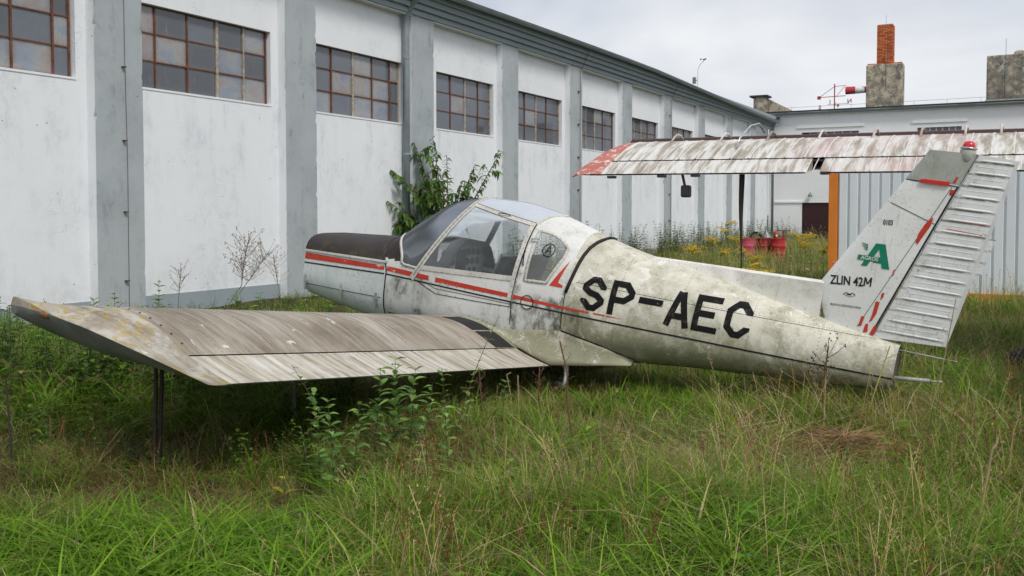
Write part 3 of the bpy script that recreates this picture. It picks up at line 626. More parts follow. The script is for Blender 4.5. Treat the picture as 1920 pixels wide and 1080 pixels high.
for a,b in ((3.09,2.01),(1.985,.51),(.485,-2.785)): edge_strip('black_stripe',[(x,z+.007) for x,z in cut(BL,a,b)],[(x,z-.007) for x,z in cut(BL,a,b)],M['black'])
tri=MB(); rows=[]
for i in range(13):
    f=i/12; z=.228+.24*f; xa=.146+(.014-.146)*f; xb=.055+(.012-.055)*f
    if f<.1: xb=.016
    else: xb=.078+(.012-.078)*f
    rows.append([Vector(S(x,th_of(x,z)))+nrm(x,th_of(x,z))*.003 for x in (xa,(xa+xb)/2,xb)])
tri.grid(rows).build('red_flash',M['red'],plane)
# registration letters, octagonal strokes
def strokes(pl,t):
    quads=[]; P=[Vector(p) for p in pl]; n=len(P); L_=[]
    for i in range(n):
        d0=(P[i]-P[i-1]).normalized() if i else (P[1]-P[0]).normalized(); d1=(P[i+1]-P[i]).normalized() if i<n-1 else d0
        n0=Vector((-d0.y,d0.x)); n1=Vector((-d1.y,d1.x)); mm=(n0+n1).normalized(); k=t/2/max(.35,mm.dot(n0)); L_.append((P[i]+mm*k,P[i]-mm*k))
    for i in range(n-1):
        ln=(P[i+1]-P[i]).length; s=max(1,int(ln/.02))
        for j in range(s):
            q=[]
            for f in (j/s,(j+1)/s): a=L_[i][0].lerp(L_[i+1][0],f); b=L_[i][1].lerp(L_[i+1][1],f); q.append([a.lerp(b,g/3) for g in range(4)])
            for g in range(3): quads.append((q[0][g],q[1][g],q[1][g+1],q[0][g+1]))
    return quads
def on_fus(name,quads,x0,z0,mat,h=.0035):
    m=MB()
    for q in quads:
        V=[]
        for p in q:
            x=x0-p.x; z=z0+p.y; t=th_of(x,z); V.append(Vector(S(x,t))+nrm(x,t)*h)
        m.add(V,[(0,1,2,3)])
    return m.build(name,mat,plane)
W_,H_,T_=.215,.297,.053; A_=T_/2; C_=.058; h5=H_/2
GL={'S':[[(W_-A_,.66*H_),(W_-A_,H_-A_-C_),(W_-A_-C_,H_-A_),(A_+C_,H_-A_),(A_,H_-A_-C_),(A_,h5+.04),(A_+C_*.8,h5+.008),(W_-A_-C_*.8,h5-.008),(W_-A_,h5-.045),(W_-A_,A_+C_),(W_-A_-C_,A_),(A_+C_,A_),(A_,A_+C_),(A_,.33*H_)]],
'P':[[(A_,0),(A_,H_-A_),(W_-A_-C_,H_-A_),(W_-A_,H_-A_-C_),(W_-A_,.42*H_+A_+C_*.5),(W_-A_-C_,.36*H_+A_),(A_,.36*H_+A_)]],
'-':[[(0,.57*H_-.0),(.21,.57*H_)]],'A':[[(A_*.9,0),(W_/2-.008,H_-.004)],[(W_-A_*.9,0),(W_/2+.008,H_-.004)],[(W_*.25,.3*H_),(W_*.75,.3*H_)]],
'E':[[(W_,H_-A_*.9),(A_,H_-A_*.9),(A_,A_*.9),(W_,A_*.9)],[(A_,h5),(W_*.82,h5)]],
'C':[[(W_-A_,.66*H_),(W_-A_,H_-A_-C_),(W_-A_-C_,H_-A_),(A_+C_,H_-A_),(A_,H_-A_-C_),(A_,A_+C_),(A_+C_,A_),(W_-A_-C_,A_),(W_-A_,A_+C_),(W_-A_,.33*H_)]]}
for g,x0 in (('S',-.172),('P',-.43),('-',-.69),('A',-.935),('E',-1.172),('C',-1.437)):
    q=[]; 
    for i,pl in enumerate(GL[g]): q+=strokes(pl,T_ if g!='E' or i else T_*.95)
    on_fus('registration_letter',q,x0,.078,M['blk'],.0035)
# circled A on the quarter window
q=strokes([(.056*math.cos(a),.056*math.sin(a)) for a in [2*math.pi*k/36 for k in range(37)]],.0095); q+=strokes([(-.028,-.034),(-.002,.040)],.0095)+strokes([(.028,-.034),(.002,.040)],.0095)+strokes([(-.018,-.010),(.018,-.010)],.008)
on_fus('circled_letter',q,.238,.532,M['black'],.006)
# fuel cap, latch, door handle, hoop
def disc(x,z,r,h,n=20): 
    t=th_of(x,z); p=Vector(S(x,t)); nn=nrm(x,t); a=Vector((1,0,0)); a=(a-nn*a.dot(nn)).normalized(); b=nn.cross(a); return p,nn,a,b
p,nn,a,b=disc(.335,.04,.055,.01); m=MB()
m.grid([[p+nn*h+(a*math.cos(k)+b*math.sin(k))*r for k in [2*math.pi*i/24 for i in range(25)]] for r,h in ((.062,.0005),(.060,.002),(.056,.002),(.054,.001),(.02,.001),(.0,.001))]); m.build('fuel_cap',M['cab'],plane,True)
strip('fuel_cap_ring',[(.335+.062*math.cos(k),th_of(.335+.062*math.cos(k),.04+.062*math.sin(k))) for k in [2*math.pi*i/30 for i in range(31)]],.006,M['seam'],.008)
for x,z in ((3.06,-.255),(2.556,-.265),(2.09,-.27)):
    p,nn,a,b=disc(x,z,0,0); m=MB()
    for (u0,u1,v0,v1,h) in ((-.014,.014,-.05,.075,.014),(-.02,.02,.0,.02,.022),(-.009,.009,-.09,-.05,.010)):
        V=[p+a*u+Vector((0,0,1))*v+nn*hh for hh in (0,h) for u,v in ((u0,v0),(u1,v0),(u1,v1),(u0,v1))]; m.add(V,[(4,5,6,7),(0,1,5,4),(1,2,6,5),(2,3,7,6),(3,0,4,7)])
    m.build('cowling_latch',M['alu'],plane)
strip('cowling_hinge_rail',[(x,th_of(x,cowl_line(x)-.008)) for x in [3.095-.05*i for i in range(23)]],.022,M['frame'],.016)
strip('cowling_panel_seam',[(x,th_of(x,-.28+(3.05-x)*.04)) for x in [3.08-.05*i for i in range(22)]],.005,M['seam'],.003)
p,nn,a,b=disc(.425,.60,0,0); MB().tube([p+nn*.01,p+nn*.03,p+nn*.035-a*.09+Vector((0,0,.012))],.008,8).build('door_handle',M['alu'],plane)
p,nn,a,b=disc(.44,.42,0,0); MB().tube([p+nn*.006+Vector((0,0,.07)),p+nn*.03+Vector((0,0,.05)),p+nn*.03-Vector((0,0,.05)),p+nn*.006-Vector((0,0,.07))],.006,6).build('grab_handle',M['seam'],plane)
p,nn,a,b=disc(.8,z_rail(.8),0,0); MB().tube([p+nn*.01+a*.06,p+nn*.03+a*.04,p+nn*.03-a*.05,p+nn*.012-a*.07],.005,6).build('grab_handle',M['rivet'],plane)
hoop=[(-.022,th_of(-.022,.187)),(-.04,th_of(-.04,.28)),(-.056,th_of(-.056,.36)),(-.07,th_of(-.07,.45)),(-.085,th_of(-.085,.53)),(-.105,th_of(-.105,.6)),(-.13,th_of(-.13,.65)),(-.15,75),(-.16,90),(-.15,105),(-.12,122),(-.06,145),(-.022,165)]
MB().tube([Vector(S(x,t))+nrm(x,t if t<=90 else 180-t)*0+Vector((0,0,.006)) for x,t in hoop],.017,8).build('rubber_hoop',M['rubber'],plane,True)
rv.build('rivets',M['rivet'],plane)['kind']='stuff'
# ---- wings
def interp(T,t):
    for (a,va),(b,vb) in zip(T,T[1:]):
        if t<=b: f=(t-a)/(b-a); return va+(vb-va)*f
    return T[-1][1]
def smoothtab(T):
    # Catmull-Rom through the table, with a square-root nose
    def f(t):
        for i in range(len(T)-1):
            a,b=T[i],T[i+1]
            if t<=b[0] or i==len(T)-2:
                p0=T[max(i-1,0)];p3=T[min(i+2,len(T)-1)];h=b[0]-a[0];u=(t-a[0])/h
                m0=(b[1]-p0[1])/(b[0]-p0[0])*h; m1=(p3[1]-a[1])/(p3[0]-a[0])*h
                return (2*u**3-3*u*u+1)*a[1]+(u**3-2*u*u+u)*m0+(-2*u**3+3*u*u)*b[1]+(u**3-u*u)*m1
    return f
_U=smoothtab([(0,0),(.1,.033),(.2,.058),(.316,.085),(.45,.113),(.55,.128),(.67,.126),(.775,.092),(.86,.045),(.95,.013),(1,.002)])   # against sqrt(t)
_Lo=smoothtab([(0,0),(.1,-.018),(.2,-.037),(.316,-.052),(.45,-.065),(.6,-.068),(.75,-.048),(.86,-.026),(1,-.002)])
CH,INC=1.42,R(4)
def wp(y,t,up=True,off=0):
    pr=(_U if up else _Lo)(math.sqrt(t))*CH+off; X=(1-t)*CH; c,s=math.cos(INC),math.sin(INC)
    return Vector((-.01+.065*(y-.63)+X*c-pr*s, y, -.47+.091*(y-.63)+X*s+pr*c))
def wtop(name,lich):
    t=NT(name,.75,0,.25); z=t.xyz()
    s1=t.noise(2.0,6,.68,t.vec((1.0,11,1.0))); s2=t.noise(1.2,6,.62,t.vec((1.0,1.7,1),(3,1,0)),.4); s3=t.noise(1.6,5,.6,t.vec((.45,3.2,.5),(8,2,0)),.3); b=t.noise(14,6,.75)
    c=t.ramp(s2,(.34,(.19,.157,.122)),(.5,(.305,.27,.22)),(.66,(.40,.367,.312)))
    c=t.mix(t.step(s3,.50,.72,0,.75),c,(.155,.122,.09)); c=t.mix(t.step(s1,.48,.66,0,.5),c,(.15,.118,.085)); c=t.mix(t.step(s1,.50,.34,0,.3),c,(.50,.475,.43))
    c=t.mix(t.step(b,.58,.72,0,.45),c,(.16,.14,.11))
    pw=t.noise(5,6,.68,t.vec((1,1.6,1),(4,4,0)),.4); c=t.mix(t.step(pw,.655,.685,0,.85),c,(.64,.63,.59))
    if lich:
        c=t.mix(t.step(t.noise(6,6,.7,t.vec((1,1,1),(2,2,2))),.45,.62,0,.6),c,(.50,.49,.45))
        l=t.noise(17,5,.65,t.vec((.8,1.6,1)),.5); reg=t.noise(1.9,3,.5,t.vec((1,1,1),(1,7,0))); c=t.mix(t.ma('MULTIPLY',t.step(l,.52,.58),t.step(reg,.40,.52,0,.9)),c,(.36,.25,.035))
    t.col(c); t.bump(t.ma('ADD',s2,t.ma('MULTIPLY',b,.3)),.15,.015); return t.m
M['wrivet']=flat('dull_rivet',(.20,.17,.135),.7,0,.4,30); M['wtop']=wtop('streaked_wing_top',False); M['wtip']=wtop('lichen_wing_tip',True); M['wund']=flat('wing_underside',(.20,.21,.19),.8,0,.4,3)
fl=NT('streaked_flap',.75,0,.25); s1=fl.noise(2.2,6,.7,fl.vec((.8,9,.8),(7,0,0))); s2=fl.noise(3,5,.6)
fl.col(fl.mix(fl.step(s2,.5,.7,0,.6),fl.ramp(s1,(.36,(.22,.19,.135)),(.47,(.37,.335,.27)),(.58,(.49,.46,.40)),(.7,(.60,.585,.545))),(.56,.55,.52))); M['flap']=fl.m
TT=[(i/26)**2*.738 for i in range(27)]; TF=[.748+.252*i/8 for i in range(9)]
def airf(ts): return [(t,True) for t in reversed(ts)]+[(t,False) for t in ts[1:]]
def fl_rows(y0,y1,ts,n,sg,ridge=0,sub=1):
    rows=[]
    for i in range(n*sub+1):
        y=y0+(y1-y0)*i/(n*sub); off=0
        r=[]
        for t,u in airf(ts):
            o=0
            if ridge and u and .76<t<.995: o=ridge*(i%sub in(1,2))
            p=wp(y,t,u,o); r.append((p.x,p.y*sg,p.z))
        rows.append(r)
    return rows
def build_wing(sg,name,labelpart):
    wg=empty(name,(0,0,0),0,plane); wg['label']=labelpart
    def part(nm,rows,mat,parent=wg,caps=True,smooth=True,matund=None):
        m=MB(); m.grid(rows)
        n=len(rows[0])
        if matund is not None:
            nf=n-1; m.m=[0 if (i%nf)<nf//2 else 1 for i in range(len(m.f))]
        if caps: m.add(rows[0],[tuple(range(n))]); m.add(rows[-1],[tuple(range(n))])
        o=m.build(nm,[mat]+([matund] if matund is not None else []),parent); fix_normals(o); autosmooth(o,40); return o
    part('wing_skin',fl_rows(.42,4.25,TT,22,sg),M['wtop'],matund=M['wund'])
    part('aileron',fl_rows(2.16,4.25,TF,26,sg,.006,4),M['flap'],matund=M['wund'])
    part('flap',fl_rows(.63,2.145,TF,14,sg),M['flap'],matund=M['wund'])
    m=MB(); m.grid([[(lambda p:(p.x,p.y*sg,p.z))(wp(y,t,True,-.02)) for t in (.73,.757)] for y in [.5+.25*i for i in range(16)]]); m.build('hinge_gap',M['seam'],wg)
    # tip: the upper skin runs out to a raised rim, the lower one sweeps up to it
    RIM=[(1.78,4.50,.040),(1.775,4.60,.055),(1.69,4.61,.066),(1.42,4.592,.064),(1.08,4.58,.042),(.6,4.54,-.022),(.23,4.425,-.118)]
    def rim(t):
        f=max(0,min(1,t))**.55*6; i=min(5,int(f)); g=f-i; return Vector(RIM[i]).lerp(Vector(RIM[i+1]),g)
    ts=[(i/26)**2 for i in range(27)]; rows=[]
    for j in range(9):
        q=j/8; r=[]
        for t,u in airf(ts):
            a=wp(4.252,t,u); am=(wp(4.252,t,True)+wp(4.252,t,False))/2; b=rim(t); kk=max(0,1-t/.32)**1.4*.9; q1=min(1,q*8/7); p=a.lerp(b,q1); bz=b.z+kk*(a.z-am.z)
            if j==8: bz=b.z; p.y+=.012*kk
            zz=a.z+(bz-a.z)*(q1**2.6 if u else q1**2.4)
            p.z=zz+(0 if not u else .0); r.append((p.x,p.y*sg,p.z))
        rows.append(r)
    part('wing_tip',rows,M['wtip'],matund=M['wund'])
    nl=rim(.12); m=MB(); m.lathe([(0,.018),(.02,.015),(.03,.006),(.033,0),(.03,-.01),(.02,-.016)],14,(0,0,0),0,'y'); o=m.build('navigation_light',flat('amber_lens',(.25,.10,.05),.15,0,.3),wg,True); o.location=(1.47,4.585*sg,.05); o.scale=(1.25,1.1,.85); o.rotation_euler=(R(-25)*sg,R(-6),0)
    rr=MB()
    for i in range(9):
        p=wp(4.21,.1+.07*i,True,.004); rr.lathe([(0,.004),(.007,.003),(.008,0)],6,(p.x,p.y*sg,p.z))
    rr.build('screw_row',M['rivet'],wg)['kind']='stuff'
    wr_=MB()
    def wriv(y0,y1,t0,t1,n):
        for i in range(n):
            f=i/(n-1); p=wp(y0+(y1-y0)*f,t0+(t1-t0)*f,True,.0012); wr_.lathe([(0,.0012),(.0036,.0006),(.004,-.001)],5,(p.x,p.y*sg,p.z))
    for yy in (1.15,1.62,2.09,2.56,3.03,3.5,3.97): wriv(yy,yy,.16,.72,22)
    for tt in (.24,.72): wriv(1.0,4.2,tt,tt,74)
    for tt in (.765,): wriv(.66,4.2,tt,tt,80)
    wr_.build('rivets',M['wrivet'],wg)['kind']='stuff'
    for yy in (2.09,3.5):
        m=MB(); m.grid([[(lambda p:(p.x,p.y*sg,p.z))(wp(y,.14+.59*i/16,True,.0012)) for y in (yy+.012,yy+.0155)] for i in range(17)]); m.build('skin_seam',M['seam'],wg)
    for x0,x1 in ((.30,.545),(.56,.735)):
        m=MB(); m.grid([[(lambda p:(p.x,p.y*sg,p.z))(wp(y,x0+(x1-x0)*i/12,True,.0035)) for y in ((.645+.03*0) ,.80,.94)] for i in range(13)]); m.build('walkway',M['rubber'],wg)
    m=MB(); m.grid([[(lambda p:(p.x,p.y*sg,p.z))(wp(y,.25+.5*i/14,True,.004+.01*(k==0))) for k,y in enumerate((.56,.60,.64))] for i in range(15)]); m.build('root_strip',M['fus'],wg)
    # trailing fillet between wing and fuselage side
    top=[(.993,-.235),(.575,-.262),(.404,-.231),(.2,-.19),(-.032,-.155),(-.377,-.215),(-.68,-.30)]
    bot=[Vector(wp(.60,.29,True,.006)),Vector(wp(.60,.59,True,.006)),Vector(wp(.61,.71,True,.006)),Vector(wp(.615,.86,True,.008)),Vector((-.02,.625,-.462)),Vector((-.33,.525,-.41)),Vector((-.69,.415,-.345))]
    rows=[]
    def dens(L_,n=5): return [Vector(L_[i]).lerp(Vector(L_[i+1]),k/n) for i in range(len(L_)-1) for k in range(n)]+[Vector(L_[-1])]
    tp=[Vector((x,ys(x,z)+.004,z)) for x,z in [(v.x,v.y) for v in dens([Vector((a,b,0)) for a,b in top])]]; bo=dens(bot)
    for a,b in zip(tp,bo):
        r=[]
        for k in range(7):
            f=k/6; p=a.lerp(b,f); p.y=a.y+(b.y-a.y)*f**1.6; r.append((p.x,p.y*sg,p.z))
        rows.append(r)
    o=MB().grid(rows).build('root_fillet',M['fus'],wg,True); md=o.modifiers.new('t','SOLIDIFY'); md.thickness=.006; md.offset=0
    return wg
build_wing(1,'wing','near wing streaked brown, its tip spotted with yellow lichen'); build_wing(-1,'wing','far wing hidden behind the fuselage')
strip('fillet_edge',[(x,th_of(x,z)) for x,z in [(-.032,-.152),(-.2,-.18),(-.377,-.212),(-.55,-.262),(-.68,-.297)]],.012,M['seam'],.010)
# ---- dorsal fin, fin, cap, rudder
def xle(z): return -2.098-.566*(z-.65) if z>=.65 else -2.098-.28*(.65-z)**1.2*(1 if z<.5 else .2)
def xh(z): return -2.553-.354*(z-.258)
PR=[(0,0),(.01,.016),(.04,.028),(.1,.037),(.22,.043),(.5,.045),(.8,.044),(1,.040)]
def finy(x,z): return interp(PR,max(0,min(1,(x-xle(z))/(xh(z)-xle(z)))))
def fin_rows(zs,off=0):
    rows=[]
    for z in zs:
        a,b=xle(z),xh(z); r=[(a+(b-a)*t,y+(off if y else 0),z) for t,y in reversed(PR)]; r+=[(x,-y,zz) for x,y,zz in reversed(r[:-1])]; rows.append(r)
    return rows
def loft(name,rows,mat,parent=plane,ang=40,cap=True):
    m=MB().grid(rows); n=len(rows[0])
    if cap: m.add(rows[0],[tuple(range(n))]); m.add(rows[-1],[tuple(range(n))])
    o=m.build(name,mat,parent); fix_normals(o); autosmooth(o,ang); return o
fin=empty('fin',(0,0,0),0,plane)
loft('fin_skin',fin_rows([.22,.35,.42,.5,.58,.65,.8,1.0,1.2,1.4,1.557]),M['fin'],fin)
cap_=loft('fin_cap',fin_rows([1.565,1.62,1.7,1.77,1.80,1.812],.002),M['fincap'],fin)
loft('dorsal_fin',[[(x,-.9*h,.2),(x,-h,zt-.02),(x,-h*.5,zt-.004),(x,0,zt),(x,h*.5,zt-.004),(x,h,zt-.02),(x,.9*h,.2)] for x,zt,h in [(-.58-1.55*i/14,.596+.006+.05*(i/14),.012+.03*(i/14)) for i in range(15)]],M['dors'])
rows=[]
xte=lambda z:-3.116-.186*(z-.294)
for z in [.27+1.53*i/10 for i in range(11)]:
    a,b=xh(z)-.014,xte(z); rows.append([(b,.004,z),(a-.02,.038,z),(a,.030,z),(a+.006,0,z),(a,-.030,z),(a-.02,-.038,z),(b,-.004,z)])
# horizontal ends tilt slightly like the photographed rudder
rows[0]=[(x,y,.262+(.032*(x-xh(.27))/(-.56))) for x,y,z in rows[0]]; rows[-1]=[(x,y,1.812-.018*(x-xh(1.8))/(-.28)) for x,y,z in rows[-1]]
rud=loft('rudder',rows,M['rud'])
M['rte']=flat('rudder_edge_paint',(.66,.67,.67),.5,0,.2,6)
loft('trailing_edge',[[(xte(z)+.022,.0068,z),(xte(z)-.004,.0055,z),(xte(z)-.004,-.0055,z),(xte(z)+.022,-.0068,z)] for z in (.293,.9,1.4,1.793)],M['rte'],rud)
def rudy(x,z):
    a,b=xh(z)-.034,xte(z); f=max(0,min(1,(x-a)/(b-a))); return .038+(.004-.038)*f
for i in range(16):
    z=.335+.0955*i
    for kind in (0,1):
        zc=z+(.048 if kind else 0); 
        if zc>1.77: continue
        a,b=xh(zc)-.05,xte(zc)+.035
        if kind: a+=.02
        m=MB(); 
        for sg in (1,-1):
            rr=[]
            for k in range(9):
                f=k/8; x=a+(b-a)*f; tp=min(1,min(f,1-f)*9+.15); hh=(.0055 if not kind else .0016)*tp; wd=(.0105 if not kind else .0045)*(.5+.5*tp); y0=rudy(x,zc)
                rr.append([(x,(y0-.001)*sg,zc-wd),(x,(y0+hh*.75)*sg,zc-wd*.55),(x,(y0+hh)*sg,zc),(x,(y0+hh*.75)*sg,zc+wd*.55),(x,(y0-.001)*sg,zc+wd)])
            m.grid(rr)
        m.build('rib',M['rud'],rud,True)
m=MB(); m.box(-.001,.001,-.002,.002,0,.001); m=MB(); zA,zB=.885,1.18
m.add([(xte(zA)+.012,.006,zA),(xte(zA)-.05,.003,zA+.01),(xte(zB)-.05,.003,zB),(xte(zB)+.012,.006,zB),(xte(zA)+.012,-.006,zA),(xte(zA)-.05,-.003,zA+.01),(xte(zB)-.05,-.003,zB),(xte(zB)+.012,-.006,zB)],[(0,1,2,3),(7,6,5,4),(0,4,5,1),(1,5,6,2),(2,6,7,3),(3,7,4,0)]); m.build('trim_tab',M['rud'],rud)
def fin_poly(name,pts,mat,h=.003,side=finy,parent=fin):
    m=MB(); m.add([(x,side(x,z)+h,z) for x,z in pts],[tuple(range(len(pts)))]); o=m.build(name,mat,parent); return o
def fin_line(name,pts,wd,mat,h=.003,side=finy,n=10,parent=fin):
    V=[]; m=MB(); rows=[]
    for (a,b) in zip(pts,pts[1:]):
        d=Vector((b[0]-a[0],b[1]-a[1])).normalized(); q=Vector((-d.y,d.x))*wd/2; rows=[]
        for i in range(n+1):
            f=i/n; x=a[0]+(b[0]-a[0])*f; z=a[1]+(b[1]-a[1])*f; rows.append([(x+q.x,side(x+q.x,z+q.y)+h,z+q.y),(x-q.x,side(x-q.x,z-q.y)+h,z-q.y)])
        m.grid(rows)
    return m.build(name,mat,parent)
fin_line('skin_seam',[(xle(1.37)-.012,1.372),(-2.886,1.238)],.006,M['seam']); fin_line('cap_seam',[(xle(1.561)-.01,1.561),(xh(1.56)+.01,1.55)],.008,M['seam'])
fin_line('hinge_gap',[(xh(1.55)+.004,1.55),(xh(.28)+.004,.28)],.012,M['seam'],.002)
fin_line('spar_edge',[(-2.965,1.54),(-2.445,.33)],.004,M['seam'])
fin_line('dorsal_seam',[(-2.108,.64),(-2.094,.56),(-2.093,.494),(-2.12,.42),(-2.176,.352)],.006,M['seam'])
box('clamp_bar',-2.945,-2.735,.045,.062,1.548,1.578,flat('red_enamel',(.62,.02,.015),.35,0,.1),fin); fin.children[-1].rotation_euler=(0,0,0)
for nm,pts in (('red_mark',[(-2.872,1.29),(-2.862,1.22),(-2.82,1.13),(-2.79,1.06),(-2.775,1.08),(-2.785,1.15),(-2.815,1.22),(-2.845,1.27)]),('red_mark',[(-2.995,1.52),(-2.975,1.475),(-2.955,1.48),(-2.96,1.52)]),('red_mark',[(-3.0,1.62),(-2.985,1.57),(-2.965,1.575),(-2.985,1.625)]),('red_mark',[(-2.49,.42),(-2.475,.34),(-2.452,.335),(-2.465,.42)]),('red_mark',[(-2.585,.56),(-2.575,.46),(-2.55,.40),(-2.53,.38),(-2.545,.46),(-2.555,.56)]),('red_mark',[(-2.525,.37),(-2.53,.30),(-2.495,.29),(-2.505,.36)]),('red_mark',[(-2.66,.84),(-2.655,.79),(-2.645,.78),(-2.645,.83)]),('red_mark',[(-2.61,.64),(-2.605,.60),(-2.585,.57),(-2.59,.63)])):
    fin_poly(nm,pts,M['red'],.0035)
fin_line('red_rib_line',[(xh(1.2)-.09,1.215),(xte(1.2)+.05,1.20)],.006,M['red'],.004,rudy,10,rud); fin_line('red_rib_line',[(xh(1.28)-.09,1.292),(xte(1.28)+.05,1.275)],.004,M['red'],.004,rudy,10,rud)
fin_poly('red_mark',[(-2.60,.36),(-2.572,.36),(-2.545,.285),(-2.575,.28)],M['red'],.006,rudy,rud)
# lettering on the fin
M['green']=flat('green_logo_paint',(.0,.20,.115),.45,0,.15); M['whitep']=flat('white_logo_paint',(.72,.73,.72),.5,0,.1)
def fin_text(name,txt,x,z,size,mat,bold=0,sx=1,h=.003,slant=0,rot=0):
    me=text_mesh(txt,size,bold,0,1.0); me.materials.append(mat); c,s=math.cos(rot),math.sin(rot)
    for v in me.vertices:
        a=v.co.x*sx+v.co.y*slant; b=v.co.y; a,b=a*c-b*s,a*s+b*c
        X=x-a; Z=z+b; v.co=(X,finy(X,Z)+h,Z)
    return obj(name,me,fin)
fin_text('type_lettering','ZLIN 42',-2.308,.650,.102,M['black'],.0024,.74,rot=R(5))
for a_,b_ in (((0,0),(.0,.074)),((.0,.074),(.024,.02)),((.024,.02),(.048,.074)),((.048,.074),(.048,0))): fin_line('type_lettering',[(-2.446-a_[0],.664+a_[1]+a_[0]*.09),(-2.446-b_[0],.664+b_[1]+b_[0]*.09)],.011,M['black'],.0031,n=2); fin_text('serial_lettering','0103',-2.549,1.182,.060,M['black'],.0014,.62,rot=R(4)); fin_text('maker_lettering','MADE IN CZECHOSLOVAKIA',-2.33,.470,.024,M['black'],.0003,.78,rot=R(3))
for q in ([(-2.399,.83),(-2.437,.83),(-2.505,.985),(-2.53,.90),(-2.475,.905),(-2.463,.93),(-2.463,.93)],): pass
fin_poly('logo_letter',[(-2.395,.828),(-2.44,.828),(-2.515,.975),(-2.538,.90),(-2.50,.90),(-2.482,.866),(-2.547,.866),(-2.558,.828),(-2.616,.828),(-2.556,1.025),(-2.484,1.022)],M['green'],.003)
fin_poly('logo_banner',[(-2.362,.873),(-2.362,.912),(-2.538,.914),(-2.55,.876)],M['green'],.0045)
fin_text('logo_lettering','AGROS',-2.452,.880,.042,M['whitep'],.0004,.98,.006,.12,R(1))
for i,(x0,z,ln) in enumerate(((-2.372,1.012,.05),(-2.378,.998,.046),(-2.386,.984,.04),(-2.395,.970,.032))): fin_poly('logo_wing',[(x0,z),(x0-ln,z-.004),(x0-ln,z-.012),(x0-.012,z-.008)],M['green'],.003)
fin_poly('logo_wing',[(-2.417,1.004),(-2.424,1.004),(-2.424,.955),(-2.417,.955)],M['green'],.0034)
fin_line('emblem',[(-2.297,.570),(-2.32,.590),(-2.343,.578),(-2.37,.592),(-2.392,.578)],.006,M['black']); fin_line('emblem',[(-2.30,.572),(-2.345,.556),(-2.39,.574)],.003,M['black']); fin_line('emblem',[(-2.325,.573),(-2.36,.576)],.008,M['black'])
# beacon on its bulged fairing
m=MB(); m.lathe([(.0,-.115),(.03,-.10),(.052,-.06),(.060,-.02),(.058,.02),(.05,.03)],18,(-3.032,0,1.815)); o=m.build('beacon_fairing',M['fincap'],fin,True)
m=MB(); m.lathe([(.050,.03),(.062,.032),(.062,.044),(.05,.046)],18,(-3.032,0,1.815)); m.build('beacon_ring',M['alu'],fin,True)
m=MB(); m.lathe([(.046,.045),(.046,.06),(.038,.082),(.02,.094),(0,.098)],18,(-3.032,0,1.815)); m.build('beacon_lens',flat('red_lens',(.60,.03,.05),.2,0,.1),fin,True)
M['rod']=flat('dull_grey_rod',(.36,.36,.35),.6,.2,.3,12)
# tail rods, slot
for nm,a,b,r in (('control_rod',(-2.7,.04,.205),(-3.13,.05,.205),.006),('control_rod',(-2.7,.08,-.03),(-3.05,.05,.012),.017)):
    m=MB(); m.tube([a,b],r,10); e2=Vector(b)+(Vector(b)-Vector(a)).normalized()*.06; m.tube([b,e2],r*.45,8); m.tube([e2,e2+Vector((-.03,0,0))],r*.8,8); m.build(nm,M['rod'],plane,True)
m=MB(); m.grid([[Vector((x,y,S(x,90)[2]-.018*abs(y/.07)+.004)) for y in (.02,.07)] for x in (-2.53,-2.6,-2.67)]); m.build('rudder_slot',M['seam'],plane)
# ---- cabin interior
cab=empty('cabin',(0,0,0),0,plane)
box('floor',.15,1.95,-.45,.45,-.38,-.34,M['int'],cab); box('rear_wall',.05,.1,-.42,.42,-.35,.22,M['intg'],cab)
for sg in (1,-1): box('side_trim',.15,1.75,.43*sg-.008,.43*sg+.008,-.35,.10,M['intg'],cab)
pn=box('instrument_panel',1.425,1.45,-.43,.43,.02,.40,M['panelg'],cab,.01)
gz_=[(y,z,.036) for y in (.36,.27,.18,-.10,-.19,-.28) for z in (.31,.215)]+[(y,z,.028) for y in (.36,.27,-.15,-.24) for z in (.125,)]
for y,z,r in gz_: MB().lathe([(0,-.006),(r*.9,-.006),(r,0),(r,.004)],14,(1.422,y,z),0,'x').build('gauge',M['gauge'],pn)
box('radio_stack',1.40,1.43,-.04,.12,.06,.34,M['gauge'],pn,.004)
for y,z in ((.40,.07),(.33,.06),(.1,.08),(.0,.05),(-.1,.06)): MB().lathe([(0,-.05),(.014,-.045),(.014,-.02),(.006,-.015),(.006,0)],8,(1.42,y,z),0,'x').build('control_knob',M['knob'],pn,True)
def skinz(x,y):
    w_,zt,zb,zw,n_,b_=sec(x); return zw+(zt-zw)*max(0,1-(min(abs(y),w_)/w_)**n_)**(1/n_)
def cz(x,y): return min(.455-.30*(abs(y)/.47)**3.2+.012*math.sin(y*14),skinz(x,y)-.022)
yy_=[-.475+.05*i for i in range(20)]
m=MB(); m.grid([[(x,y,cz(x,y)) for y in yy_] for x in [1.30+.06*i for i in range(13)]]); m.grid([[(1.30,y,cz(1.3,y)),(1.292,y,cz(1.3,y)-.03),(1.32,y,cz(1.3,y)-.045)] for y in yy_]); m.build('coaming',M['int'],cab,True)
